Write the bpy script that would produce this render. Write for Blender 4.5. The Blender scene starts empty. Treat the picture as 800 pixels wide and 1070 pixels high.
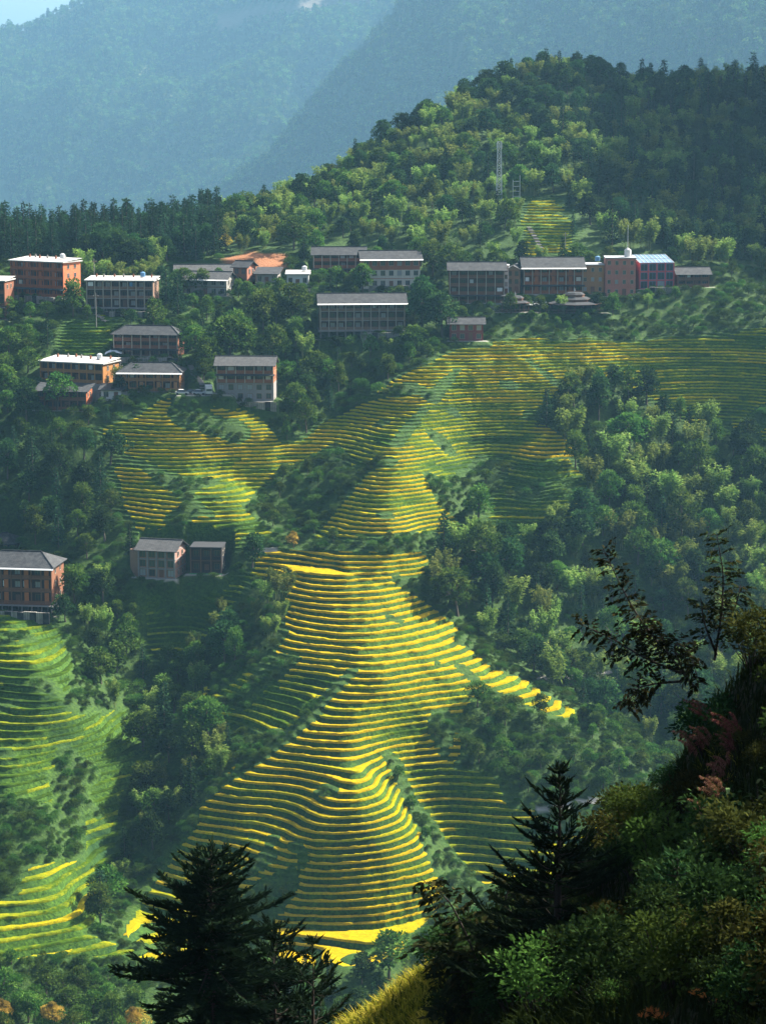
import bpy, bmesh, math, random
import numpy as np
from mathutils import Vector, Matrix
C = bpy.context
S = C.scene
COL = S.collection
random.seed(7)
rng = np.random.default_rng(7)

# ------------------------------------------------------------------ camera, world, sun, exposure
W0, H0 = 800, 1070
FPX = 535 / math.tan(math.radians(12.0))
PITCH = math.atan(435 / FPX)
CP, SP = math.cos(PITCH), math.sin(PITCH)
cam = bpy.data.cameras.new('camera')
camo = bpy.data.objects.new('camera', cam)
COL.objects.link(camo)
camo.rotation_euler = (math.pi / 2 - PITCH, 0, 0)
cam.sensor_fit = 'VERTICAL'
cam.angle_y = math.radians(24.0)
cam.clip_start = 0.5
cam.clip_end = 20000
S.camera = camo

SUN_AZ, SUN_EL = 55.0, 41.0          # azimuth to the right of the view direction
w = bpy.data.worlds.new('World')
S.world = w
w.use_nodes = True
nt = w.node_tree
sky = nt.nodes.new('ShaderNodeTexSky')
sky.sky_type = 'NISHITA'
sky.sun_disc = False
sky.sun_elevation = math.radians(SUN_EL)
sky.sun_rotation = math.radians(SUN_AZ)
sky.air_density = 1.0
sky.dust_density = 5.0
bg = nt.nodes['Background']
bg.inputs['Strength'].default_value = 0.06
nt.links.new(sky.outputs[0], bg.inputs['Color'])
sl = bpy.data.lights.new('sun', 'SUN')
sl.energy = 5.0
sl.angle = math.radians(0.6)
sl.color = (1.0, 0.94, 0.83)
so = bpy.data.objects.new('sun', sl)
COL.objects.link(so)
_a, _e = math.radians(SUN_AZ), math.radians(SUN_EL)
SUNV = Vector((math.sin(_a) * math.cos(_e), math.cos(_a) * math.cos(_e), math.sin(_e)))
so.rotation_euler = SUNV.to_track_quat('Z', 'Y').to_euler()
S.view_settings.view_transform = 'Standard'
S.view_settings.look = 'None'
S.view_settings.exposure = 1.88
S.view_settings.gamma = 1.0
S.render.engine = 'CYCLES'
cy = S.cycles
cy.max_bounces = 6
cy.diffuse_bounces = 2
cy.glossy_bounces = 2
cy.transmission_bounces = 4
cy.transparent_max_bounces = 6
cy.volume_bounces = 0
cy.volume_step_rate = 4.0
cy.caustics_reflective = False
cy.caustics_refractive = False
cy.use_denoising = True

# ------------------------------------------------------------------ helpers: properties, meshes, materials
def tag(o, label=None, cat=None, group=None, kind=None):
    if label: o['label'] = label
    if cat: o['category'] = cat
    if group: o['group'] = group
    if kind: o['kind'] = kind
    return o

def link(o, parent=None):
    COL.objects.link(o)
    if parent is not None: o.parent = parent
    return o

def np_mesh(name, V, F, mats=(), mi=None, attrs=None, smooth=False):
    """V Nx3, F list/array of quads or tris (array) -> mesh"""
    V = np.asarray(V, np.float32)
    me = bpy.data.meshes.new(name)
    if isinstance(F, np.ndarray):
        n, k = F.shape
        tot = np.full(n, k, np.int32)
        flat = F.astype(np.int32).ravel()
    else:
        tot = np.array([len(f) for f in F], np.int32)
        flat = np.array([i for f in F for i in f], np.int32)
        n = len(F)
    me.vertices.add(len(V))
    me.vertices.foreach_set('co', V.ravel())
    me.loops.add(len(flat))
    me.loops.foreach_set('vertex_index', flat)
    me.polygons.add(n)
    st = np.zeros(n, np.int32)
    st[1:] = np.cumsum(tot)[:-1]
    me.polygons.foreach_set('loop_start', st)
    me.polygons.foreach_set('loop_total', tot)
    if mi is not None:
        me.polygons.foreach_set('material_index', np.asarray(mi, np.int32))
    if smooth:
        me.polygons.foreach_set('use_smooth', np.ones(n, bool))
    for m in mats: me.materials.append(m)
    if attrs:
        for an, (dom, arr) in attrs.items():
            a = me.attributes.new(an, 'FLOAT', dom)
            a.data.foreach_set('value', np.asarray(arr, np.float32))
    me.update(calc_edges=True)
    return me

class N:
    """small node-tree writer"""
    def __init__(s, name):
        s.m = bpy.data.materials.new(name)
        s.m.use_nodes = True
        s.t = s.m.node_tree
        s.t.nodes.clear()
        s.out = s.t.nodes.new('ShaderNodeOutputMaterial')
    def n(s, ty, **kw):
        x = s.t.nodes.new(ty)
        for k, v in kw.items():
            if k.startswith('i_'):
                key = k[2:]
                key = int(key) if key.isdigit() else key.replace('_', ' ')
                s.set(x.inputs[key], v)
            else: setattr(x, k, v)
        return x
    def set(s, inp, v):
        if isinstance(v, bpy.types.NodeSocket): s.t.links.new(v, inp)
        elif isinstance(v, tuple) and len(v) == 3 and inp.type == 'RGBA': inp.default_value = (*v, 1)
        else: inp.default_value = v
    def attr(s, name): return s.n('ShaderNodeAttribute', attribute_name=name).outputs['Fac']
    def noise(s, scale, detail=3.0, rough=0.55, vec=None):
        x = s.n('ShaderNodeTexNoise', i_Scale=scale, i_Detail=detail, i_Roughness=rough)
        if vec is not None: s.t.links.new(vec, x.inputs['Vector'])
        return x.outputs['Fac']
    def pos(s): return s.n('ShaderNodeNewGeometry').outputs['Position']
    def obj(s): return s.n('ShaderNodeTexCoord').outputs['Object']
    def scalev(s, vec, sc):
        x = s.n('ShaderNodeVectorMath', operation='MULTIPLY')
        s.set(x.inputs[0], vec); x.inputs[1].default_value = sc
        return x.outputs[0]
    def ramp(s, fac, stops):
        x = s.n('ShaderNodeValToRGB')
        s.set(x.inputs[0], fac)
        e = x.color_ramp.elements
        while len(e) < len(stops): e.new(0.5)
        for q, (p, c) in zip(e, stops):
            q.position = p
            q.color = (*c, 1) if isinstance(c, tuple) else (c, c, c, 1)
        return x.outputs[0]
    def mix(s, f, a, b, mode='MIX'):
        x = s.n('ShaderNodeMix', data_type='RGBA', blend_type=mode)
        s.set(x.inputs['Factor'], f)
        for i, v in ((6, a), (7, b)):
            if isinstance(v, tuple): x.inputs[i].default_value = (*v, 1)
            else: s.set(x.inputs[i], v)
        return x.outputs[2]
    def math(s, op, a, b=0.0, clamp=False):
        x = s.n('ShaderNodeMath', operation=op, use_clamp=clamp)
        s.set(x.inputs[0], a); s.set(x.inputs[1], b)
        return x.outputs[0]
    def bump(s, h, strength=0.5, dist=0.1):
        return s.n('ShaderNodeBump', i_Strength=strength, i_Distance=dist, i_Height=h).outputs[0]
    def pbr(s, col, rough=0.8, normal=None, spec=0.3, **kw):
        b = s.n('ShaderNodeBsdfPrincipled')
        s.set(b.inputs['Base Color'], col)
        s.set(b.inputs['Roughness'], rough)
        b.inputs['Specular IOR Level'].default_value = spec
        if normal is not None: s.t.links.new(normal, b.inputs['Normal'])
        for k, v in kw.items(): s.set(b.inputs[k.replace('_', ' ')], v)
        s.t.links.new(b.outputs[0], s.out.inputs['Surface'])
        return s.m
    def leafy(s, col, trans=0.35, tcol=None, gloss=0.0, normal=None):
        d = s.n('ShaderNodeBsdfDiffuse'); s.set(d.inputs[0], col)
        t = s.n('ShaderNodeBsdfTranslucent'); s.set(t.inputs[0], tcol if tcol is not None else col)
        if normal is not None:
            s.t.links.new(normal, d.inputs['Normal'])
        x = s.n('ShaderNodeMixShader', i_0=trans)
        s.t.links.new(d.outputs[0], x.inputs[1]); s.t.links.new(t.outputs[0], x.inputs[2])
        o = x.outputs[0]
        if gloss:
            g = s.n('ShaderNodeBsdfGlossy', i_Roughness=0.45); g.inputs[0].default_value = (0.8, 0.85, 0.8, 1)
            y = s.n('ShaderNodeMixShader', i_0=gloss)
            s.t.links.new(o, y.inputs[1]); s.t.links.new(g.outputs[0], y.inputs[2]); o = y.outputs[0]
        s.t.links.new(o, s.out.inputs['Surface'])
        return s.m

# ------------------------------------------------------------------ camera geometry: pixel (800x1070) <-> world
def ray(px, py):
    """direction with y = 1: (x/y, z/y)"""
    u = (np.asarray(px, float) - 400) / FPX
    v = (535 - np.asarray(py, float)) / FPX
    y = CP + v * SP
    z = -SP + v * CP
    return u / y, z / y
def at(px, py, D):
    a, b = ray(px, py)
    return a * D, D, b * D
def proj(x, y, z):
    x, y, z = (np.asarray(q, float) for q in (x, y, z))
    d = y * CP - z * SP
    v = y * SP + z * CP
    return 400 + FPX * x / d, 535 - FPX * v / d
def D0(px, py):
    return 440.0 / (0.5 - ray(px, py)[1])

# ------------------------------------------------------------------ height field of the valley side, from landmarks
REL = [  # (px, py, metres in front of (-) or behind (+) the even slope): spur ridges and gullies
 (490,360,-4),(560,358,-2),(620,365,0),(440,385,-8),(400,410,-10),(350,440,-10),(300,475,-8),(262,508,-4),
 (350,488,11),(318,512,13),(383,448,2),(290,548,11),
 (500,385,-8),(460,420,-10),(420,455,-13),(405,480,-15),(405,520,-16),(410,560,-14),(330,565,-2),(480,555,-2),(360,520,-6),(450,515,-6),
 (540,420,-2),(520,472,8),(500,512,14),(480,478,1),(575,430,0),(560,468,-4),(570,485,-7),(612,482,2),(530,540,10),(580,545,6),
 (380,576,-9),(300,578,-2),(460,578,6),(320,597,-10),(340,630,-14),(375,655,-16),(380,690,-19),(275,690,-9),(295,645,-8),(430,660,-10),
 (475,655,-3),(430,622,-5),(450,690,-12),(520,700,-5),(560,725,-4),(600,750,-3),(640,772,-2),(690,802,0),
 (400,712,-20),(365,738,-20),(325,768,-19),(285,798,-16),(242,815,-13),(210,845,-11),(310,722,-11),(255,735,-4),(195,740,1),(430,740,-15),(260,850,-11),
 (390,765,-20),(385,800,-23),(365,850,-23),(325,892,-19),(280,912,-13),(322,805,-15),(300,858,-11),(225,880,-3),(415,850,-16),
 (205,900,-2),(150,960,2),(410,800,-9),(430,850,-2),(470,892,4),(440,900,-8),(500,925,6),
 (470,822,-4),(530,842,-4),(520,862,-2),(600,855,-4),(640,842,-4),(520,765,-7),(580,800,-6),(640,815,-3),
 (190,622,10),(180,680,28),(165,740,26),(150,790,18),(132,840,14),(110,900,8),(95,950,2),(240,640,6),(230,700,9),(225,780,3),(275,605,2),
 (30,640,0),(30,690,-7),(66,690,-7),(82,742,-7),(48,738,-10),(0,745,-7),(75,800,-2),(115,790,5),(40,800,-8),(60,870,-10),(30,860,-12),(0,900,-10),(60,915,-12),(60,985,-12),(0,995,-16),(120,985,-8),(0,1060,-16),(120,1060,-10),
 (-60,760,-3),(-60,640,2),(-60,900,-8),(-60,1000,-16),
 (165,602,1),(30,622,4),(60,530,6),(90,560,10),(120,490,0),(185,540,-5),(235,560,-4),(160,560,-2),(-60,520,8),
 (160,420,-4),(230,418,-9),(105,465,-2),(285,462,0),(200,470,-4),(280,520,8),(240,500,6),(305,440,6),(350,400,8),(60,440,2),(-60,420,2),
 (100,350,0),(200,350,2),(300,350,2),(400,350,0),(560,320,0),(300,300,8),(100,310,5),(450,300,5),(620,310,5),(-60,330,5),
 (640,430,4),(700,400,7),(755,420,14),(800,370,0),(730,445,18),(860,380,-6),(860,470,14),(680,340,4),(800,310,4),
 (600,505,9),(690,490,20),(640,530,16),(560,560,8),(500,610,8),(550,640,12),(610,600,17),(680,600,22),(640,670,24),(595,700,18),(760,560,24),(770,660,25),(700,740,18),(860,600,28),(860,760,20),(640,735,22),(560,690,16),(525,672,10),(690,775,20),
 (380,1000,-16),(300,1010,-8),(430,995,-8),(250,1040,-8),(420,1050,-10),(560,930,-2),(650,930,0),(800,900,40),(740,830,30),
]
ABS = [  # (px, py, D): the wooded hill above the village
 (-60,268,800),(0,268,800),(100,270,800),(200,262,812),(235,255,826),(300,262,800),(430,270,790),(430,205,850),(430,178,885),(520,205,850),(520,140,920),
 (590,78,965),(590,150,890),(590,240,805),(645,98,985),(720,100,1010),(800,98,1020),(880,95,1030),(700,155,930),(800,205,880),(700,250,812),(800,280,790),(330,238,840),(300,222,866),(560,90,950),(620,80,972),(480,132,915),
 (345,968,511),(355,992,498),(300,970,512),(420,958,514),(410,985,502),
]
WLD = [  # (x, D, z): ground the picture does not show (behind ridges, off to the sides, the near valley side)
 (-130,960,-95),(-60,990,-80),(0,1060,-60),(60,1120,-40),(130,1160,-30),(220,1180,-10),(-200,1150,-200),(0,1250,-190),(150,1300,-170),(-260,900,-90),
 (-260,700,-90),(-260,560,-150),(-300,1250,-220),(300,1300,-120),
 (190,620,-185),(190,480,-200),(200,760,-130),(230,850,-50),(240,950,0),(240,1050,10),
 (0,430,-190),(0,350,-160),(100,430,-190),(-100,430,-190),(-220,430,-170),(-100,320,-150),(100,320,-155),(220,350,-160),(0,250,-122),(-150,250,-118),(150,250,-120),(0,180,-92),(-90,170,-90),(90,170,-85),(-300,300,-140),(300,250,-110),
 (0,120,-66),(60,120,-58),(-60,120,-66),
]
NEAR = [  # (px, py, D)
 (800,690,40),(765,712,40),(735,745,40.5),(718,800,41),(690,862,42),(655,905,42.5),(560,945,44),(470,1005,46.5),(435,1035,47),(345,1105,48),
 (745,880,37),(750,950,32),(700,1030,27.5),(600,1040,32.5),(780,1090,24),(520,1080,38),(640,985,38.5),(860,660,39),(950,620,38),(800,800,36.5),(790,900,33),
]
NWLD = [(0,2,-2.5),(0,8,-6),(3,8,-5.5),(-3,8,-6.5),(0,15,-9.2),(5,15,-7.2),(-5,15,-10),(0,25,-13),(-6,25,-15),(7,25,-8.2),(-8,40,-23),(-4,50,-29),(-15,52,-33),(2,55,-27),(8,58,-24),(14,55,-15),
 (16,40,-2),(20,25,-1),(25,60,-12),(-20,25,-20),(-25,60,-38),(0,75,-43),(12,75,-38),(30,80,-34),(-20,80,-50),(0,100,-56),(-40,100,-60),(40,100,-48),(45,60,-18),(40,30,2),(-45,40,-34),(0,140,-75),(60,140,-68),(-60,140,-78),(60,100,-44),(-70,90,-58)]

def tps_fit(P, z, lam):
    n = len(P)
    d2 = ((P[:, None] - P[None]) ** 2).sum(-1)
    K = 0.5 * d2 * np.log(d2 + 1e-9)
    A = np.zeros((n + 3, n + 3))
    A[:n, :n] = K + lam * np.eye(n)
    A[:n, n] = 1; A[:n, n + 1:] = P
    A[n:, :n] = A[:n, n:].T
    return P, np.linalg.solve(A, np.r_[z, 0, 0, 0])
def tps_eval(fit, x, y):
    P, c = fit
    x = np.asarray(x, float); y = np.asarray(y, float)
    xs, ys = x.ravel(), y.ravel()
    out = np.empty(len(xs))
    n = len(P)
    for i in range(0, len(xs), 20000):
        X, Y = xs[i:i + 20000], ys[i:i + 20000]
        d2 = (X[:, None] - P[None, :, 0]) ** 2 + (Y[:, None] - P[None, :, 1]) ** 2
        out[i:i + 20000] = (0.5 * d2 * np.log(d2 + 1e-9)) @ c[:n] + c[n] + c[n + 1] * X + c[n + 2] * Y
    return out.reshape(x.shape)

pts = []
for px, py, d in REL:
    pts.append(at(px, py, D0(px, py) + d))
for px, py, d in ABS:
    pts.append(at(px, py, d))
pts = np.array(pts + WLD, float)
FITM = tps_fit(pts[:, :2] / 100, pts[:, 2], 0.006)
npt = np.array([at(*q) for q in NEAR] + NWLD, float)
FITN = tps_fit(npt[:, :2] / 10, npt[:, 2], 0.01)
def sstep(a, b, x):
    t = np.clip((x - a) / (b - a), 0, 1)
    return t * t * (3 - 2 * t)

# lattice value noise (numpy)
_NT = rng.random((256, 256))
def vnoise(x, y):
    x = np.asarray(x, float); y = np.asarray(y, float)
    i = np.floor(x).astype(int); j = np.floor(y).astype(int)
    fx = x - i; fy = y - j
    fx = fx * fx * (3 - 2 * fx); fy = fy * fy * (3 - 2 * fy)
    g = lambda a, b: _NT[a & 255, b & 255]
    return (g(i, j) * (1 - fx) + g(i + 1, j) * fx) * (1 - fy) + (g(i, j + 1) * (1 - fx) + g(i + 1, j + 1) * fx) * fy
def fbm(x, y, o=4):
    s = 0; a = 0.5
    for k in range(o):
        s = s + a * vnoise(x * 2 ** k + 17 * k, y * 2 ** k + 31 * k); a *= 0.5
    return s

def zbase(x, y):
    """smooth ground level (before terraces and house pads)"""
    x = np.asarray(x, float); y = np.asarray(y, float)
    xm = np.clip(x, -320, 320)
    zm = tps_eval(FITM, xm / 100, y / 100)
    # unseen mountain added on the right, its crest shaped to shade the valley
    shade_crest = np.interp(y, [300, 560, 680, 760, 860, 1000, 1250], [-60, -25, 14, 50, 112, 226, 320])
    r = sstep(165, 330, x)
    zm = zm * (1 - r) + (shade_crest - (shade_crest + 150) * 0.6 * sstep(380, 900, x)) * r
    xn = np.clip(x, -80, 80)
    near = y < 150
    if near.any():
        zn = zm.copy()
        zn[near] = tps_eval(FITN, xn[near] / 10, y[near] / 10)
        b = sstep(90, 145, y)
        zm = np.where(near, zn * (1 - b) + zm * b, zm)
    return zm

def hit(px, py, d0=440, d1=1100):
    """where the line of sight meets the ground"""
    a, b = ray(px, py)
    D = np.arange(d0, d1, 1.0)
    z = zbase(a * D, D)
    k = np.argmax(z >= b * D)
    return float(a * D[k]), float(D[k]), float(z[k])

# fan-shaped grid: one continuous sheet of ground
uu = np.concatenate([np.linspace(-1.0, -0.26, 30), np.linspace(-0.25, -0.178, 40), np.arange(-0.177, 0.1771, 0.0014), np.linspace(0.178, 0.25, 40), np.linspace(0.26, 1.0, 40)])
yy = np.concatenate([np.arange(2.5, 62, 0.4), np.geomspace(63, 470, 50), np.arange(471, 800, 0.75), np.arange(800, 1040, 1.2), np.linspace(1045, 1300, 26)])
YY, UU = np.meshgrid(yy, uu, indexing='ij')
XX = YY * UU
# smooth level on a coarser lattice, then interpolated (the sheet itself is fine)
def _interp_rows(A, idx, full):
    out = np.empty((len(full), A.shape[1]))
    for j in range(A.shape[1]):
        out[:, j] = np.interp(full, idx, A[:, j])
    return out
ic = np.unique(np.r_[np.arange(0, len(yy), 2), len(yy) - 1]); jc = np.unique(np.r_[np.arange(0, len(uu), 3), len(uu) - 1])
Zc = zbase(XX[np.ix_(ic, jc)], YY[np.ix_(ic, jc)])
Z0 = _interp_rows(Zc, yy[ic], yy)
Z0 = _interp_rows(np.ascontiguousarray(Z0.T), uu[jc], uu).T.copy()
PX, PY = proj(XX, YY, Z0)   # (recomputed below once the ridges are rounded)

def inpoly(px, py, poly):
    p = np.array(poly, float)
    r = np.zeros(px.shape, bool)
    j = len(p) - 1
    for i in range(len(p)):
        xi, yi = p[i]; xj, yj = p[j]
        c = ((yi > py) != (yj > py)) & (px < (xj - xi) * (py - yi) / (yj - yi + 1e-12) + xi)
        r ^= c
        j = i
    return r
# ------------------------------------------------------------------ terraces
TERR = [  # outline (seen from the lookout), depth range, how ripe (0 green .. 1 gold); the last entries put shade into crop colour
 ([(488,356),(560,353),(640,357),(655,395),(600,402),(568,425),(560,445),(532,482),(500,478),(472,505),(430,482),(405,476),(362,492),(380,462),(420,445),(470,405)], 600,760,.5),
 ([(490,357),(480,400),(425,446),(352,462),(300,490),(252,528),(228,522),(300,465),(380,420),(430,388)], 560,760,.55),
 ([(405,470),(440,488),(480,548),(476,562),(322,572),(342,545)], 560,720,.62),
 ([(562,440),(588,455),(614,488),(524,492),(535,465)], 560,740,.75),
 ([(530,492),(610,490),(625,530),(560,565),(500,560)], 560,760,.0),
 ([(640,357),(800,345),(870,340),(870,470),(800,460),(740,450),(648,402)], 560,800,.30),
 ([(265,574),(450,575),(442,600),(400,602),(480,650),(472,668),(400,692),(266,692),(300,665),(300,620),(270,605)], 540,700,1.0),
 ([(266,690),(400,690),(470,668),(525,702),(500,730),(482,742),(484,792),(425,795),(395,772),(446,880),(458,922),(300,965),(258,905),(292,872),(203,862),(205,838),(240,803),(300,768),(340,740),(190,748),(185,735),(222,715)], 480,640,.74),
 ([(470,666),(520,697),(602,743),(592,757),(520,724)], 500,640,.9),
 ([(285,962),(458,922),(472,935),(432,978),(420,995),(380,1012),(285,1008)], 470,560,1.),
 ([(203,864),(290,880),(258,905),(292,965),(285,1000),(120,1000),(135,960),(175,900)], 470,600,.7),
 ([(405,802),(440,792),(520,815),(532,852),(452,857)], 480,620,.55),
 ([(455,855),(560,843),(660,835),(700,850),(600,930),(500,925),(470,885)], 470,620,.4),
 ([(-60,640),(58,645),(78,690),(70,735),(62,765),(58,842),(-60,825)], 480,640, .05),
 ([(70,745),(150,742),(147,800),(125,835),(122,910),(86,915),(88,832),(110,800),(62,770)], 470,640, .0),
 ([(30,905),(108,905),(105,945),(100,978),(150,985),(250,990),(250,1000),(-60,1000),(-60,930),(20,932)], 440,600, .3),
 ([(108,462),(104,450),(165,414),(237,411),(288,455),(302,480),(245,500),(190,500),(150,482)], 560,760,.55),
 ([(240,500),(302,480),(252,528),(292,562),(240,562),(200,512)], 560,760,.2),
 ([(118,481),(145,489),(190,520),(242,560),(262,574),(150,572),(126,520)], 560,720,.5),
 ([(72,335),(120,328),(120,370),(58,372)], 640,800,.0),
 ([(545,204),(582,204),(602,230),(592,268),(545,268)], 760,900,.45),
 ([(150,612),(215,612),(270,600),(240,640),(190,690),(150,690)], 560,760,.0),
 ([(190,748),(185,735),(222,715),(268,692),(374,694),(342,738),(300,765)], 480,640, .18),  # from here down: greener crop, with the shade of the folds put in
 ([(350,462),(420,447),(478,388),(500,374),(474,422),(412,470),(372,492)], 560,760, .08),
 ([(484,440),(545,440),(560,448),(532,482),(500,478),(474,504),(445,485)], 560,760, .12),
 ([(420,740),(482,742),(484,792),(425,795),(400,775)], 470,640, .35),
 ([(345,545),(325,572),(370,572),(392,540),(372,520)], 540,720, .35),
]
# the ground under each building is levelled; list is filled in from the building table

# strips inside the terraces that are bank, footpath or scrub instead of rice
HOLES = [[(325,566),(480,556),(484,572),(440,577),(300,576)], [(370,694),(377,698),(304,772),(236,821),(230,816),(296,767)], [(404,788),(412,787),(455,880),(447,884)],
 [(478,380),(485,383),(414,470),(405,467)], [(540,372),(546,371),(590,402),(584,406)], [(292,600),(299,600),(290,640),(300,662),(292,664),(282,640)], [(262,905),(270,900),(298,870),(292,868)],
 [(395,640),(430,652),(428,655),(393,643)], [(330,850),(350,846),(352,850),(332,854)], [(480,690),(505,715),(500,720),(474,694)], [(300,880),(312,872),(330,905),(322,908)], [(520,395),(545,402),(540,408),(516,400)], [(390,440),(410,436),(412,441),(392,446)], [(455,500),(468,530),(462,533),(448,503)]]
# ------------------------------------------------------------------ buildings: where they stand (front face centre seen at px, base at py)
# key: (x0, x1, y_top, y_base, turn in degrees, depth m, style)
HOUSES = [
 dict(id='orange', x=(10,83), y=(276,311), rz=-30, dep=9, fl=4, roof='flatw', wall='orange', side='coral', fac='gallery', name='guesthouse', lab='orange four storey guesthouse with pale flat roof and bright coral end wall'),
 dict(id='edge', x=(-12,11), y=(297,335), rz=-10, dep=9, fl=3, roof='flatw', wall='brown', fac='gallery', name='guesthouse', lab='brown timber guesthouse cut by the left edge of the picture beside the orange one'),
 dict(id='greyw', x=(91,163), y=(295,322), rz=-6, dep=9, fl=3, roof='flatw', wall='greybrown', fac='gallery', stilts=True, name='guesthouse', lab='grey brown three storey guesthouse with thin white flat roof, standing on concrete posts'),
 dict(id='slateback', x=(183,255), y=(285,297), rz=4, dep=9, fl=2, roof='gable', wall='stone', fac='plain', shift=10, name='house', lab='long slate roofed house directly behind the stone house with the pale eave'),
 dict(id='slatefront', x=(193,243), y=(293,310), rz=-14, dep=8, fl=2, roof='gable', eave='white', wall='stone', fac='plain', name='house', lab='grey stone house with slate gable roof and pale eave below the red earth scar'),
 dict(id='redbrick', x=(244,266), y=(281,300), rz=-20, dep=7, fl=2, roof='gable', wall='brick', fac='plain', name='house', lab='small reddish house right of the grey stone house'),
 dict(id='midbrown', x=(119,190), y=(351,373), rz=-8, dep=9, fl=3, roof='hip', wall='brown', fac='gallery', name='guesthouse', lab='brown guesthouse with dark hip roof in the middle of the left hamlet'),
 dict(id='ochreflat', x=(41,122), y=(381,401), rz=-22, dep=10, fl=2, roof='flatw', wall='ochre', side='ochre', fac='gallery', name='guesthouse', lab='two storey guesthouse with white flat roof and ochre orange right end'),
 dict(id='lowerbrown', x=(38,94), y=(410,430), rz=-8, dep=7, fl=2, roof='shed', wall='brown', side='orange', fac='gallery', name='house', lab='dark roofed brown house with an orange corner, below the ochre guesthouse'),
 dict(id='ochrewood', x=(126,190), y=(391,411), rz=-4, dep=9, fl=2, roof='hip', eave='white', wall='ochrewood', fac='gallery', stone=3.5, name='guesthouse', lab='ochre timber guesthouse with dark hip roof and white eave, left of the truck'),
 dict(id='whitelow', x=(106,128), y=(409,420), rz=-4, dep=5, fl=1, roof='shed', wall='white', fac='plain', name='shed', lab='small low white walled shed at the left end of the ochre timber guesthouse'),
 dict(id='ledge', x=(227,287), y=(384,420), rz=-3, dep=9, fl=4, roof='gable', wall='rust', fac='gallery', stoneup=2, name='guesthouse', lab='rust brown guesthouse with slate roof on concrete lower storeys, right of the truck'),
 dict(id='upbrown', x=(328,380), y=(267,288), rz=0, dep=9, fl=3, roof='gable', wall='rust', fac='gallery', shift=4, name='guesthouse', lab='reddish brown timber guesthouse with dark roof, left neighbour of the cream one'),
 dict(id='upwhite', x=(376,438), y=(272,302), rz=6, dep=9, fl=3, roof='gable', eave='white', wall='rust', low='cream', fac='plain', name='guesthouse', lab='guesthouse with cream lower floors, rusty top floor and bright white eave'),
 dict(id='gallery', x=(333,422), y=(319,347), rz=4, dep=10, fl=3, roof='gable', eave='white', wall='greywood', fac='gallery', stilts=True, name='guesthouse', lab='long grey timber guesthouse with open galleries and white eave, on a deck'),
 dict(id='midhouseA', x=(470,526), y=(285,318), rz=0, dep=9, fl=4, roof='gable', wall='darkbrown', fac='gallery', name='guesthouse', lab='dark brown four storey guesthouse left of the big orange timber hotel'),
 dict(id='whitetower', x=(519,532), y=(280,309), rz=-4, dep=5, fl=4, roof='flatg', wall='whitewash', fac='plain', name='stair tower', lab='narrow white stair tower beside the dark brown four storey guesthouse'),
 dict(id='gablewing', x=(529,548), y=(284,308), rz=-8, dep=12, fl=3, roof='gabley', wall='greywood', fac='plain', name='house', lab='grey house with its gable facing the valley, left of the orange hotel'),
 dict(id='hotel', x=(546,608), y=(281,308), rz=2, dep=11, fl=3, roof='gable', eave='white', wall='orangewood', fac='gallery', name='hotel', lab='large orange timber hotel with dark roof and white eave behind the round pavilions'),
 dict(id='ochrebox', x=(606,630), y=(279,308), rz=2, dep=9, fl=3, roof='flatg', wall='ochre2', fac='plain', name='house', lab='plain ochre block between the orange hotel and the pink one'),
 dict(id='pinkwing', x=(632,664), y=(272,310), rz=-2, dep=9, fl=4, roof='flatg', wall='pink', fac='plain', name='house', lab='pink plastered four storey wing with small windows, left of the glazed pink hotel'),
 dict(id='pinkglass', x=(662,703), y=(277,303), rz=10, dep=10, fl=3, roof='glass', wall='pinkblue', fac='bays', name='hotel', lab='pink and blue hotel with big glazed bays under a blue glass lean-to roof'),
 dict(id='darkright', x=(706,740), y=(288,301), rz=4, dep=8, fl=2, roof='gable', wall='darkbrown', fac='gallery', name='house', lab='low dark timber house, rightmost building of the village row'),
 dict(id='redwin', x=(470,504), y=(340,357), rz=0, dep=7, fl=2, roof='gable', wall='maroon', fac='plain', name='house', lab='small maroon house with pale windows just above the top of the golden terraces'),
 dict(id='smallA', x=(268,292), y=(287,298), rz=-6, dep=7, fl=1, roof='shed', wall='stone', fac='plain', name='shed', lab='low grey shed under the red earth scar'),
 dict(id='smallB', x=(300,322), y=(288,300), rz=0, dep=7, fl=1, roof='flatw', wall='white', fac='plain', name='shed', lab='low white walled shed left of the reddish brown guesthouse'),
 dict(id='concrete', x=(144,192), y=(578,607), rz=-14, dep=9, fl=3, roof='gable', wall='rawbrick', fac='frame', name='unfinished house', lab='unfinished house of raw concrete frame and bare brick, with grey gable roof'),
 dict(id='darklow', x=(199,234), y=(577,604), rz=-4, dep=8, fl=2, roof='flatd', wall='black', fac='gallery', base='green', name='house', lab='dark timber house with flat roof and a green base, right of the unfinished house'),
 dict(id='bigleft', x=(-20,62), y=(592,632), rz=-8, dep=12, fl=3, roof='hip', eave='grey', wall='darkbrown', shut='orangedark', fac='gallery', stilts=True, name='guesthouse', lab='big guesthouse with orange shutters on tall posts at the lower left edge'),
 dict(id='behindleft', x=(-12,20), y=(568,580), rz=-8, dep=9, fl=2, roof='hip', wall='darkbrown', fac='plain', shift=9, name='house', lab='dark slate roofed house behind the big guesthouse at the left edge'),
]
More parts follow.
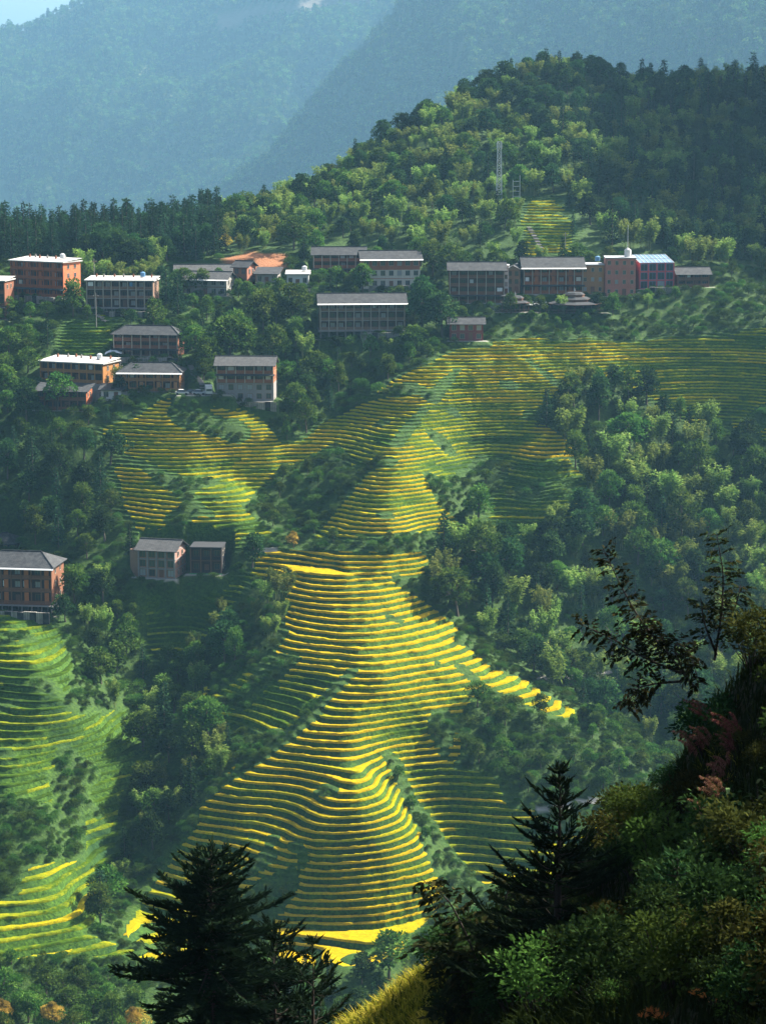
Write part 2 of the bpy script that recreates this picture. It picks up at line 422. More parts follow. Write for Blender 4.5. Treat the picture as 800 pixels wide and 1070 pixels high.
for h in HOUSES:
    cx = (h['x'][0] + h['x'][1]) / 2
    X, D, Z = hit(cx, h['y'][1])
    if 'shift' in h:      # stands further up the slope, its foot hidden
        D += h['shift']; X = ray(cx, h['y'][1])[0] * D; Z = ray(cx, h['y'][1])[1] * D
    mpp = D / FPX * 1.02
    a = math.radians(h['rz'])
    wpx = (h['x'][1] - h['x'][0]) * mpp
    h['W'] = max(3.5, (wpx - abs(math.sin(a)) * h['dep']) / math.cos(a))
    h['H'] = (h['y'][1] - h['y'][0]) * mpp * 1.02
    if a < 0:   # right end shows: the front face sits to the left of the outline's centre
        X -= abs(math.sin(a)) * h['dep'] / 2
    elif a > 0:
        X += abs(math.sin(a)) * h['dep'] / 2
    h['loc'] = (X, D, Z)
PADS = [((h['loc'][0], h['loc'][1], h['loc'][2] - (2.8 if h.get('stilts') else 0)), h['W'], h['dep'], math.radians(h['rz'])) for h in HOUSES]
# forecourt for the parked vehicles, and the round pavilions' deck
_x, _d, _z = hit(214, 413)
VEH = (_x, _d, _z)
PADS.append(((_x, _d, _z), 14, 5, 0))
_x, _d, _z = hit(600, 327); PAV1 = (_x, _d, _z); PADS.append((PAV1, 19, 6, 0))
_x, _d, _z = hit(538, 327); PAV2 = (_x, _d, _z); PADS.append((PAV2, 11, 6, 0))

# ------------------------------------------------------------------ final ground: noise, terraces, pads

def blur(A, ri, rj):
    for ax, r in ((0, ri), (1, rj)):
        if r < 1: continue
        B = np.cumsum(np.concatenate([np.repeat(A.take([0], ax), r + 1, ax), A, np.repeat(A.take([-1], ax), r, ax)], ax), ax)
        n = A.shape[ax]
        A = (B.take(range(2 * r + 1, 2 * r + 1 + n), ax) - B.take(range(0, n), ax)) / (2 * r + 1)
    return A
_mid = sstep(440, 480, YY) * (1 - sstep(780, 810, YY))
_zb = blur(blur(Z0, 4, 5), 4, 5)
Z0 = Z0 * (1 - _mid) + _zb * _mid
PX, PY = proj(XX, YY, Z0)
mask = np.zeros(XX.shape); ripe = np.zeros(XX.shape); zone = np.zeros(XX.shape)
wob = 8.0
sub = (YY > 430) & (YY < 960) & (np.abs(UU) < 0.24)
wx = (fbm(XX / 9, YY / 9, 3) - .45) * 2 * wob
wy = (fbm(XX / 9 + 50, YY / 9 + 9, 3) - .45) * 2 * wob
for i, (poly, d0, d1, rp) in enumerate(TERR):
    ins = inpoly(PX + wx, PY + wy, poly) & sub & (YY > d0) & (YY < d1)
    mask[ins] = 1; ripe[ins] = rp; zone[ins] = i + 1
for poly in HOLES:
    mask[inpoly(PX + wx * .4, PY + wy * .4, poly) & sub & (YY < 760)] = 0
mask[(fbm(XX / 14 + 70, YY / 7 + 5, 3) > .62) & sub] = 0          # scrubby patches among the steps
msoft = blur(mask, 2, 2)
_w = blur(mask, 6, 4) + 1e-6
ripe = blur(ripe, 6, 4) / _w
# step height grows towards the valley floor
zt_ = np.linspace(-260, 260, 5201)
hh = np.interp(zt_, [-200, -165, -140, -115, -85, 0], [1.5, 1.4, 1.2, .98, .80, .85])
FF = np.concatenate([[0], np.cumsum((0.1 / hh)[:-1])])
zw = Z0 + 1.5 * (fbm(XX / 24, YY / 24, 2) - .37) * 1.4 + 0.5 * (vnoise(XX / 5.5, YY / 5.5) - .5) + .22 * (vnoise(XX / 2.1, YY / 2.1) - .5)
LEVELS = [([(288,961),(400,957),(455,930),(472,938),(432,968),(395,986),(288,983)], (350,975)), ([(300,587),(352,586),(368,603),(300,603)], (325,597))]
f = np.interp(zw, zt_, FF)
for poly, (lx, ly) in LEVELS:
    _l = hit(lx, ly, 440, 760)
    _f = np.floor(np.interp(_l[2], zt_, FF)) + .3
    _m = blur((inpoly(PX, PY, poly) & sub & (np.abs(YY - _l[1]) < 40)).astype(float), 1, 1)
    f = f * (1 - _m) + _f * _m
LIP, FW = .04, .70      # share of a step: front of the crop, then its top; the rest is the grass bank
def stair(f, x, y):
    k = np.floor(f + 1e-9); s = np.clip(f - k, 0, 1)
    z0 = np.interp(k, FF, zt_); z1 = np.interp(k + 1, FF, zt_)
    crop = .46 + .5 * (vnoise(x * .8, y * .8) - .3) * vnoise(x / 6, y / 6 + k * 3.3)
    crop = crop * np.interp(s, [0, LIP, FW - .06, FW], [0, 1, .85, .5])
    bank = np.interp(s, [FW, 1], [0, 1])
    return z0 + (z1 - z0) * bank + np.where(s < FW, crop, crop * (1 - bank))
zt = stair(f, XX, YY)
k = np.floor(f)
rough = 1.2 * (fbm(XX / 7, YY / 7, 4) - .47) * sstep(60, 150, YY) + .25 * (fbm(XX / 1.5, YY / 1.5, 3) - .45)
ZS = Z0 + rough
YARD = np.zeros(XX.shape)
for (lx, ly, lz), W_, Dp, a in PADS:
    r = max(W_, Dp) + 8
    ii = np.where((yy > ly - r) & (yy < ly + r))[0]
    jj = np.where((uu > (lx - r) / ly) & (uu < (lx + r) / ly))[0]
    ix = np.ix_(ii, jj)
    dx = XX[ix] - lx; dy = YY[ix] - ly
    p = dx * math.cos(a) + dy * math.sin(a); q = -dx * math.sin(a) + dy * math.cos(a)
    e = np.maximum(np.abs(p) - W_ / 2 - 1.0, np.maximum((-q - 1.2) * .4, q - Dp - 1.0))
    b = 1 - sstep(0, 2.0, e)
    ZS[ix] = ZS[ix] * (1 - b) + lz * b
    YARD[ix] = np.maximum(YARD[ix], ((np.abs(p) < W_ / 2 + 1.2) & (q > -1.6) & (q < .2) & (e < .3)).astype(float))
    msoft[ix] *= (1 - b) ** 2; mask[ix] *= (b < .05)
Z = msoft * zt + (1 - msoft) * ZS
ni, nj = Z.shape
idx = np.arange(ni * nj).reshape(ni, nj)
def zat(x, y):
    """height of the finished ground at world points"""
    x = np.atleast_1d(np.asarray(x, float)); y = np.atleast_1d(np.asarray(y, float))
    u = np.clip(x / y, uu[0], uu[-1] - 1e-6); y = np.clip(y, yy[0], yy[-1] - 1e-6)
    j = np.clip(np.searchsorted(uu, u) - 1, 0, nj - 2); i = np.clip(np.searchsorted(yy, y) - 1, 0, ni - 2)
    fu = (u - uu[j]) / (uu[j + 1] - uu[j]); fy = (y - yy[i]) / (yy[i + 1] - yy[i])
    return (Z[i, j] * (1 - fu) + Z[i, j + 1] * fu) * (1 - fy) + (Z[i + 1, j] * (1 - fu) + Z[i + 1, j + 1] * fu) * fy
def gat(A, x, y):
    u = x / y
    return A[np.clip(np.searchsorted(yy, y), 0, ni - 1), np.clip(np.searchsorted(uu, u), 0, nj - 1)]
HORIZ = np.maximum.accumulate(Z / YY, 0)      # how much of the slope each row hides

# materials of the ground
def m_ground():
    g = N('hillside_ground')
    p = g.pos()
    n1 = g.noise(.06, 4, vec=p); n2 = g.noise(1.3, 4, .65, vec=p); n3 = g.noise(5.0, 3, vec=p)
    scrub = g.mix(n1, (.012, .034, .007), (.034, .074, .014))
    scrub = g.mix(g.ramp(n2, [(.42, 0.0), (.68, 1.0)]), scrub, (.045, .090, .012))
    bank = g.mix(g.ramp(n2, [(.35, 0.0), (.65, 1.0)]), (.012, .046, .004), (.070, .150, .010))
    bank = g.mix(g.ramp(n1, [(.45, 0.0), (.7, 1.0)]), bank, (.010, .042, .010))
    c = g.mix(g.attr('terrace'), scrub, bank)
    soil = g.mix(n2, (.22, .085, .035), (.34, .16, .08))
    c = g.mix(g.attr('soil'), c, soil)
    c = g.mix(g.attr('paving'), c, (.36, .34, .31))
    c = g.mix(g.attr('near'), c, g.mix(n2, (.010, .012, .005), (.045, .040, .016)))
    c = g.mix(g.attr('grassy_lit'), c, g.mix(n2, (.07, .075, .010), (.17, .13, .02)))
    h = g.math('ADD', g.math('MULTIPLY', n2, .7), g.math('MULTIPLY', n3, .3))
    return g.pbr(c, .9, g.bump(h, .9, .5), .15)
def m_rice():
    g = N('ripening_rice')
    p = g.pos()
    n2 = g.noise(.9, 4, .6, vec=p); n3 = g.noise(7.0, 2, vec=p); n4 = g.noise(.15, 3, vec=p)
    r = g.math('ADD', g.attr('ripe'), g.math('MULTIPLY', g.math('SUBTRACT', n2, .5), .7))
    c = g.ramp(r, [(0.0, (.022, .070, .010)), (.25, (.075, .165, .012)), (.48, (.34, .38, .012)), (.70, (.60, .50, .008)), (1.0, (.70, .48, .010))])
    n5 = g.noise(2.6, 4, .7, vec=g.scalev(p, (.5, 1.6, 1.0)))
    c = g.mix(g.math('MULTIPLY', g.ramp(g.math('ADD', g.math('MULTIPLY', n3, .5), g.math('MULTIPLY', n5, .5)), [(.42, 0.0), (.66, 1.0)]), .75), c, (.085, .105, .012))
    return g.leafy(c, .3, normal=g.bump(g.math('ADD', n2, n3), .8, .35))
M_GROUND = m_ground(); M_RICE = m_rice()
soil = np.zeros(Z.shape)
for poly in ([(232,270),(262,262),(300,266),(302,282),(268,284),(240,280)],):
    soil[inpoly(PX + wx * .6, PY + wy * .6, poly) & sub & (YY > 770) & (YY < 860)] = 1
paving = np.zeros(Z.shape)
for poly in ([(270,572),(291,572),(291,579),(270,579)], [(195,404),(240,402),(240,415),(195,415)], [(560,708),(640,700),(640,703),(560,712)], [(560,843),(668,828),(668,833),(560,848)]):
    paving[inpoly(PX, PY, poly) & sub & (YY < 760)] = 1
paving = np.maximum(paving, YARD * .8)
grassy_lit = (1 - sstep(70, 90, YY)) * sstep(30, 40, YY) * (1 - sstep(.4, 2.0, XX))  # sunlit mound: its light put into a brighter grass ground colour
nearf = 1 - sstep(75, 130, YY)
soil = blur(soil, 1, 1)
# terraces: cut every triangle of the sheet exactly along the edges of the steps
FLD = np.stack([XX, YY, ZS, msoft, f, ripe, soil, paving, grassy_lit, nearf], -1).reshape(-1, 10)
Fq = np.stack([idx[:-1, :-1], idx[:-1, 1:], idx[1:, 1:], idx[1:, :-1]], -1).reshape(-1, 4)
flip = ((Fq[:, 0] + Fq[:, 0] // nj) % 2 == 0)[:, None]
T = np.concatenate([np.where(flip, Fq[:, [0, 1, 2]], Fq[:, [0, 1, 3]]), np.where(flip, Fq[:, [0, 2, 3]], Fq[:, [1, 2, 3]])])
live = (FLD[T, 3] > .03).any(1)
done_plain = T[~live]; T = T[live]
done = []
EPS = 2e-4
for it in range(14):
    fv = FLD[T, 4]
    lo = fv.min(1); hi = fv.max(1)
    base = np.floor(lo)
    cand = np.stack([base + c for c in (LIP, FW, 1, 1 + LIP, 1 + FW)], 1)
    cand = np.where((cand > lo[:, None] + EPS) & (cand < hi[:, None] - EPS), cand, 1e9)
    th = cand.min(1)
    sp = th < 1e8
    done.append(T[~sp]); T = T[sp]; th = th[sp]
    if not len(T): break
    fv = FLD[T, 4]
    up = fv > th[:, None] + EPS / 4
    one = up.sum(1) == 1
    # rotate so that vertex 0 is alone on its side
    alone = np.where(one[:, None], up, ~up)
    r = alone.argmax(1)
    ar = np.arange(len(T))
    A, B, Cc = T[ar, r], T[ar, (r + 1) % 3], T[ar, (r + 2) % 3]
    def cut(p, q):
        fa, fb = FLD[p, 4], FLD[q, 4]
        sw = fa > fb
        p2, q2 = np.where(sw, q, p), np.where(sw, p, q)
        t = np.clip((th - FLD[p2, 4]) / np.maximum(FLD[q2, 4] - FLD[p2, 4], 1e-9), 0, 1)[:, None]
        nv = FLD[p2] * (1 - t) + FLD[q2] * t
        nv[:, 4] = th
        return nv
    n0 = len(FLD)
    AB, AC = cut(A, B), cut(A, Cc)
    FLD = np.concatenate([FLD, AB, AC])
    ab = n0 + ar; ac = n0 + len(T) + ar
    T = np.concatenate([np.stack([A, ab, ac], 1), np.stack([ab, B, Cc], 1), np.stack([ab, Cc, ac], 1)])
if len(T): done.append(T)
T = np.concatenate([done_plain] + done)
# weld the cut points
key = np.round(FLD[:, :2] * 500).astype(np.int64)
_, fi_, inv = np.unique(key[:, 0] * 40000000 + key[:, 1], return_index=True, return_inverse=True)
FLD = FLD[fi_]; T = inv.ravel()[T]
T = T[(T[:, 0] != T[:, 1]) & (T[:, 1] != T[:, 2]) & (T[:, 0] != T[:, 2])]
mv = FLD[:, 3]
zv_ = mv * stair(FLD[:, 4], FLD[:, 0], FLD[:, 1]) + (1 - mv) * FLD[:, 2]
V = np.stack([FLD[:, 0], FLD[:, 1], zv_], 1)
fc = FLD[T, 4].mean(1); kc = np.floor(fc); sc_ = fc - kc
isrice = (sc_ < FW) & (FLD[T, 3].min(1) > .55)
def submesh(name, Tt, mats, extra, smooth):
    used, rm = np.unique(Tt.ravel(), return_inverse=True)
    at_ = {a: ('POINT', FLD[used, c]) for a, c in (('terrace', 3), ('soil', 6), ('paving', 7), ('grassy_lit', 8), ('near', 9))}
    at_.update(extra)
    return np_mesh(name, V[used], rm.reshape(-1, 3), mats, attrs=at_, smooth=smooth)
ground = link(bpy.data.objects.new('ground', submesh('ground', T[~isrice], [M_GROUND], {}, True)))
tag(ground, 'steep terraced valley side and the near slope', 'ground', kind='structure')
Tr = T[isrice]; kr = kc[isrice]
cx_, cy_ = V[Tr, 0].mean(1), V[Tr, 1].mean(1)
seg = np.floor(fbm(cx_ / 50 + kr * 5.3, cy_ / 90 + kr * 1.7, 2) * 8)
hs = np.mod(np.sin(kr * 12.9898 + seg * 3.3) * 43758.5453, 1.0)
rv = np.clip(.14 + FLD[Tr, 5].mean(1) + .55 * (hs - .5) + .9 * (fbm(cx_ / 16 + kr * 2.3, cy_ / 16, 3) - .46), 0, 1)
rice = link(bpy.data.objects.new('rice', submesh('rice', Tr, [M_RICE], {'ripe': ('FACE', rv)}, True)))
tag(rice, 'ripening golden and green rice standing on the terraces', 'rice', kind='stuff')

# ------------------------------------------------------------------ the far mountains
MS = 2.4
def mtn(x, y):
    x = x / MS; y = y / MS
    # ridge A: the big hazy mountain; ridge B: a nearer spur coming down from the right
    x0_, y0_ = x, y
    x = x / 1.12; y = y / 1.12
    za = 1.12 * np.interp(x, [-2500, -900, -440, -340, -220, -120, 0, 150, 500, 1200, 2500], [-160, -60, 34, 74, 138, 200, 255, 290, 310, 330, 200])
    ya = 2700 + 0.25 * x
    a = za - 1.12 * np.abs(y - ya) * np.where(y < ya, .42, .5)
    x, y = x0_, y0_
    zb = 1.05 * np.interp(x / 1.05, [-1500, -300, -140, -20, 60, 150, 320, 700, 1500, 2500], [-420, -300, -105, 20, 85, 150, 230, 290, 330, 250])
    yb = 2050 + 0.2 * x
    b = zb - np.abs(y - yb) * np.where(y < yb, .5, .55)
    zc = np.interp(x, [-2500, -700, -420, -300, -200, 100, 2500], [260, 60, -60, -170, -260, -330, -400])
    c = zc - np.abs(y - 1900) * .45
    z = np.maximum(np.maximum(a, b), np.maximum(c, -330))
    z = MS * (z + 75 * (fbm(x / 230, y / 230, 5) - .47) + 85 * (.3 - np.abs(fbm(x / 150 + 9, y / 300, 4) - .47) * 2.2) * sstep(1100, 1500, y) + 22 * (fbm(x / 40, y / 40, 3) - .45))
    e = 1 - sstep(1300 / MS, 2600 / MS, y)
    return z * (1 - e) + np.minimum(z, -260) * e
gx = np.concatenate([np.linspace(-9000, -1700, 70), np.arange(-1680, 1681, 16.0), np.linspace(1700, 9000, 70)])
gy = np.concatenate([np.arange(1290, 9000, 20.0), np.linspace(9050, 14000, 50)])
GX, GY = np.meshgrid(gx, gy)
GZ = mtn(GX, GY)
ii = np.arange(GX.size).reshape(GX.shape)
Fm = np.stack([ii[:-1, :-1], ii[:-1, 1:], ii[1:, 1:], ii[1:, :-1]], -1).reshape(-1, 4)
def m_mtn():
    g = N('mountain_forest')
    p = g.pos()
    n1 = g.noise(.0025, 4, vec=p); n2 = g.noise(.06, 4, .7, vec=p)
    c = g.mix(n2, (.012, .030, .012), (.05, .085, .03))
    c = g.mix(g.ramp(n1, [(.46, 0.0), (.60, .9)]), c, (.11, .13, .05))
    c = g.mix(g.attr('bare'), c, (.11, .09, .07))
    return g.pbr(c, .9, g.bump(n2, 1.0, 6.0), .1)
mpx, mpy = proj(GX, GY, GZ)
bare = inpoly(mpx, mpy, [(220,14),(300,2),(400,-8),(400,6),(330,12),(230,32)]) | inpoly(mpx, mpy, [(700,20),(760,20),(745,50),(715,40)])
mt = link(bpy.data.objects.new('mountains', np_mesh('mountains', np.stack([GX, GY, GZ], -1).reshape(-1, 3), Fm, [m_mtn()], attrs={'bare': ('POINT', bare.astype(float).ravel())}, smooth=True)))
tag(mt, 'hazy forested mountains across the next valley', 'mountain', kind='structure')

# ------------------------------------------------------------------ haze: one even box of air
def box_mesh(name, lo, hi):
    v = [(x, y, z) for x in (lo[0], hi[0]) for y in (lo[1], hi[1]) for z in (lo[2], hi[2])]
    f = np.array([(0, 1, 3, 2), (4, 6, 7, 5), (0, 4, 5, 1), (2, 3, 7, 6), (0, 2, 6, 4), (1, 5, 7, 3)])
    return np_mesh(name, v, f)
hz = N('haze')
pv = hz.n('ShaderNodeVolumePrincipled')
pv.inputs['Color'].default_value = (.32, .67, 1.0, 1)
pv.inputs['Density'].default_value = 0.000054
pv.inputs['Anisotropy'].default_value = 0.25
hz.t.links.new(pv.outputs[0], hz.out.inputs['Volume'])
ztop = max(float(GZ.max()), float(Z.max()), 0) + 25
zbot = min(float(GZ.min()), float(Z.min())) - 1
hb = box_mesh('haze', (-12000, -60, zbot), (12000, 14500, ztop))
hb.materials.append(hz.m)
haze = link(bpy.data.objects.new('haze', hb))
tag(haze, 'thin blue air over the valley', 'haze', kind='stuff')
print('ground', len(V), len(T), 'rice', len(Tr), 'ztop', ztop, zbot)
# ------------------------------------------------------------------ vegetation: leaf-card models of each kind
class MB:
    """collects triangles/quads as numpy blocks"""
    def __init__(s): s.v = []; s.f = []; s.l = []; s.n = 0
    def add(s, V, F, lv=0.5):
        V = np.asarray(V, float); F = np.asarray(F, int)
        if F.shape[1] == 3: F = np.c_[F, F[:, 2]] if False else F
        s.v.append(V); s.f.append(F + s.n); s.n += len(V)
        s.l.append(np.broadcast_to(np.asarray(lv, float), (len(V),)))
    def mesh(s, name, mats, smooth=False):
        V = np.concatenate(s.v); F = []
        same = len({f.shape[1] for f in s.f}) == 1
        F = np.concatenate(s.f) if same else [tuple(r) for f in s.f for r in f.tolist()]
        return np_mesh(name, V, F, mats, attrs={'lv': ('POINT', np.concatenate(s.l))}, smooth=smooth)
def unit(a): return a / (np.linalg.norm(a, axis=-1, keepdims=True) + 1e-9)
def cards(mb, P, Dr, L, Wd, lv=None, droop=0.0, up=None):
    """pointed leaf cards: from P along Dr (unit), length L, width Wd"""
    n = len(P)
    L = np.broadcast_to(L, (n,))[:, None]; Wd = np.broadcast_to(Wd, (n,))[:, None]
    r = rng.normal(size=(n, 3)) if up is None else up
    sd = unit(np.cross(Dr, r))
    a = P
    m1 = P + Dr * L * .45 + sd * Wd * .5
    m2 = P + Dr * L * .45 - sd * Wd * .5
    b = P + Dr * L + np.array([0, 0, -1]) * droop * L
    V = np.stack([a, m1, b, m2], 1).reshape(-1, 3)
    F = np.arange(4 * n).reshape(n, 4)
    lv = rng.random(n) if lv is None else np.broadcast_to(lv, (n,))
    mb.add(V, F, np.repeat(lv, 4))
def tube(mb, pts, rad, seg=6, lv=.5):
    pts = np.asarray(pts, float); n = len(pts)
    t = np.gradient(pts, axis=0); t = unit(t)
    ref = np.where(np.abs(t[:, 2:3]) < .9, np.array([[0, 0, 1.]]), np.array([[1., 0, 0]]))
    a = unit(np.cross(t, ref)); b = np.cross(t, a)
    th = np.linspace(0, 2 * np.pi, seg, endpoint=False)
    rad = np.broadcast_to(rad, (n,))
    V = pts[:, None] + (a[:, None] * np.cos(th)[None, :, None] + b[:, None] * np.sin(th)[None, :, None]) * rad[:, None, None]
    i = np.arange(n - 1)[:, None] * seg; j = np.arange(seg)[None]; j2 = (j + 1) % seg
    F = np.stack([i + j, i + j2, i + seg + j2, i + seg + j], -1).reshape(-1, 4)
    mb.add(V.reshape(-1, 3), F, lv)
def sph(n): return unit(rng.normal(size=(n, 3)))

def leaf_mat(name, c0, c1, c2, trans=.3, gloss=0.0, autumn=None):
    g = N(name)
    lv = g.attr('lv')
    oi = g.n('ShaderNodeObjectInfo').outputs['Random']
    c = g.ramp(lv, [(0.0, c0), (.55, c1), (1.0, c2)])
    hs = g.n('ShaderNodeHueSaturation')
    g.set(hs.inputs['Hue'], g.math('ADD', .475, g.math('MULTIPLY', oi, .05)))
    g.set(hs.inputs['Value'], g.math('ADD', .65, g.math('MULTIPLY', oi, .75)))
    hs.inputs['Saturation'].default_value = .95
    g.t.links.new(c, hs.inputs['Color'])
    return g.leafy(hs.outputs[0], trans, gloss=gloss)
def bark_mat(name, a, b):
    g = N(name)
    n = g.noise(9, 4, vec=g.scalev(g.obj(), (1, 1, .25)))
    return g.pbr(g.mix(n, a, b), .9, g.bump(n, .6, .03), .2)
M_BROAD = leaf_mat('broad_leaves', (.020, .058, .008), (.062, .130, .016), (.15, .22, .035))
M_DARK = leaf_mat('dark_leaves', (.012, .040, .012), (.034, .080, .020), (.085, .145, .034), .25)
M_CONIF = leaf_mat('conifer_needles', (.009, .030, .013), (.022, .058, .022), (.055, .11, .036), .18)
M_BAMB = leaf_mat('bamboo_leaves', (.035, .085, .012), (.115, .185, .028), (.27, .33, .07), .42)
M_BUSH = leaf_mat('bush_leaves', (.018, .050, .008), (.048, .105, .014), (.12, .19, .035), .3)
M_AUT = leaf_mat('autumn_leaves', (.16, .12, .02), (.36, .25, .03), (.50, .34, .04), .4)
M_BARK = bark_mat('bark', (.05, .040, .030), (.13, .105, .08))
M_CULM = bark_mat('bamboo_culm', (.12, .15, .05), (.22, .24, .09))

def gen_broad(h, spread, lobes, ncard, leaf):
    """height 1 unit = h metres; returns crown, trunk mesh builders"""
    cr, tr = MB(), MB()
    top = h
    lean = rng.normal(size=2) * .06 * h
    tp = np.array([[0, 0, -.6], [lean[0] * .3, lean[1] * .3, .25 * h], [lean[0], lean[1], .62 * h]])
    tube(tr, tp, [.032 * h, .024 * h, .010 * h], 6)
    for q in range(lobes):
        a = q * 2.4 + rng.random() * .8
        zz = (.30 + .62 * (q + .5) / lobes) * h
        rr = spread * h * math.sin(math.pi * min(1, (.22 + .75 * (q + .5) / lobes))) * (.55 + .5 * rng.random())
        c = np.array([math.cos(a) * rr + lean[0], math.sin(a) * rr + lean[1], zz])
        st = tp[1] * .5 + tp[2] * .5 * (.6 + .5 * rng.random())
        tube(tr, [st, (st + c) / 2 + np.array([0, 0, .03 * h]), c], [.011 * h, .008 * h, .003 * h], 4)
        R = h * (.08 + .12 * rng.random()) * np.array([1.15, 1.15, .82])
        n = ncard
        d = sph(n)
        d[:, 2] = np.where(d[:, 2] < -.35, -d[:, 2], d[:, 2])
        rad = .45 + .6 * rng.random(n) ** .6
        P = c + d * R * rad[:, None]
        Dr = unit(d + .7 * sph(n) + np.array([0, 0, -.15]))
        tone = np.clip(.05 + .75 * rng.random() + .4 * (rng.random(n) - .5), 0, 1)
        cards(cr, P, Dr, leaf * (.7 + .8 * rng.random(n)), leaf * .62, tone)
    return cr, tr
def gen_conifer(h, width, tiers, leaf):
    cr, tr = MB(), MB()
    tube(tr, [[0, 0, -.6], [0, 0, .5 * h], [0, 0, .97 * h]], [.020 * h, .013 * h, .003 * h], 6)
    for q in range(tiers):
        fz = (q + .3) / tiers
        zz = h * (.10 + .89 * fz)
        nb = int(7 + 5 * (1 - fz))
        for b in range(nb):
            a = 2 * math.pi * (b + rng.random() * .7) / nb + q
            L = width * h * ((1 - fz) ** .8 + .06) * (.6 + .6 * rng.random())
            m = max(3, int(3 + L / leaf * 1.1))
            t = (np.arange(m) + rng.random(m)) / m
            x = t * L
            P = np.stack([np.cos(a) * x, np.sin(a) * x, zz - .32 * x + .16 * x * t], 1) + rng.normal(size=(m, 3)) * leaf * .22
            dr = np.array([math.cos(a), math.sin(a), -.25])
            Dr = unit(dr + .75 * sph(m))
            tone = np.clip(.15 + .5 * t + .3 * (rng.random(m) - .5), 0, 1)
            cards(cr, P, Dr, leaf * (.8 + .6 * rng.random(m)), leaf * .55, tone)
    P = np.tile([[0, 0, h * .95]], (5, 1)); cards(cr, P, unit(np.array([[0, 0, 1.]]) + .3 * sph(5)), .06 * h, .02 * h, .6)
    return cr, tr
def gen_bamboo(h, culms, leaf, per):
    cr, tr = MB(), MB()
    for q in range(culms):
        a = rng.random() * 6.28; o = rng.random() ** .5 * .16 * h
        b = np.array([math.cos(a) * o, math.sin(a) * o, -.4])
        hh = h * (.72 + .32 * rng.random())
        lean = np.array([math.cos(a), math.sin(a)]) * hh * (.08 + .22 * rng.random())
        t = np.linspace(0, 1, 7)
        pts = np.stack([b[0] + lean[0] * t ** 2.4, b[1] + lean[1] * t ** 2.4, b[2] + hh * (t - .10 * t ** 4)], 1)
        tube(tr, pts, np.linspace(.05, .012, 7) * h / 8, 4)
        n = per
        tt = .30 + .70 * rng.random(n) ** .75
        P = np.stack([np.interp(tt, t, pts[:, i]) for i in range(3)], 1)
        env = .085 * h * np.sin(np.pi * np.clip((tt - .22) / .86, 0, 1)) ** .8
        d = sph(n); d[:, 2] *= .6
        P = P + d * env[:, None] * rng.random(n)[:, None] ** .5
        Dr = unit(d * .8 + np.array([0, 0, .25]) + .35 * sph(n))
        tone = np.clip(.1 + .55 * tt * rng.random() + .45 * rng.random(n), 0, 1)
        cards(cr, P, Dr, leaf * (.7 + .7 * rng.random(n)), leaf * .42, tone, droop=.25)
    return cr, tr
def gen_bush(h, lobes, ncard, leaf):
    cr, tr = MB(), MB()
    tube(tr, [[0, 0, -.4], [.04 * h, 0, .3 * h], [.02 * h, .03 * h, .6 * h]], [.035 * h, .025 * h, .008 * h], 5)
    for q in range(lobes):
        a = q * 2.2 + rng.random(); o = h * (.15 + .4 * rng.random()) * (q > 0)
        c = np.array([math.cos(a) * o, math.sin(a) * o, h * (.45 + .25 * rng.random()) * (1 - .25 * (q > 0))])
        R = h * (.26 + .2 * rng.random()) * np.array([1.1, 1.1, .9])
        d = sph(ncard); d[:, 2] = np.where(d[:, 2] < -.5, -d[:, 2], d[:, 2])
        P = c + d * R * (.4 + .65 * rng.random(ncard) ** .6)[:, None]
        Dr = unit(d + .8 * sph(ncard))
        tone = np.clip(.15 + .55 * rng.random() + .35 * (rng.random(ncard) - .5), 0, 1)
        cards(cr, P, Dr, leaf * (.7 + .7 * rng.random(ncard)), leaf * .6, tone)
    return cr, tr

def both(name, cr, tr, mats):
    """crown and stems as one mesh with two materials (for copies too small to show parts)"""
    V = np.concatenate([np.concatenate(cr.v), np.concatenate(tr.v)])
    n0 = sum(len(v) for v in cr.v)
    F1 = np.concatenate(cr.f); F2 = np.concatenate(tr.f) + n0
    lv = np.concatenate(cr.l + tr.l)
    mi = np.r_[np.zeros(len(F1), int), np.ones(len(F2), int)]
    return np_mesh(name, V, np.concatenate([F1, F2]), mats, mi, {'lv': ('POINT', lv)})
# every model is built 10 m tall and scaled where it stands
KIND = {}
def model(kind, gens, mats, cat):
    out = []
    for cr, tr in gens:
        out.append(dict(crown=cr.mesh(kind + '_crown', [mats[0]]), trunk=tr.mesh(kind + '_trunk', [mats[1]], True), both=both(kind, cr, tr, mats)))
    KIND[kind] = dict(var=out, cat=cat)
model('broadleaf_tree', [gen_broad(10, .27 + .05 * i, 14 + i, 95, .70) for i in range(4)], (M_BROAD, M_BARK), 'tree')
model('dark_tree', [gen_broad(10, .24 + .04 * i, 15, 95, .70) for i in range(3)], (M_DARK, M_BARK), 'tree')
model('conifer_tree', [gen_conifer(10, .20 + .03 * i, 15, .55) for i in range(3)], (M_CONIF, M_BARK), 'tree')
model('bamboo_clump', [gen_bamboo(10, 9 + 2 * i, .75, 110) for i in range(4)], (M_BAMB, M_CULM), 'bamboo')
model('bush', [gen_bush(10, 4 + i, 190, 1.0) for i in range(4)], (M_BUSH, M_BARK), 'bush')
model('autumn_tree', [gen_broad(10, .28, 10, 170, .55)], (M_AUT, M_BARK), 'tree')

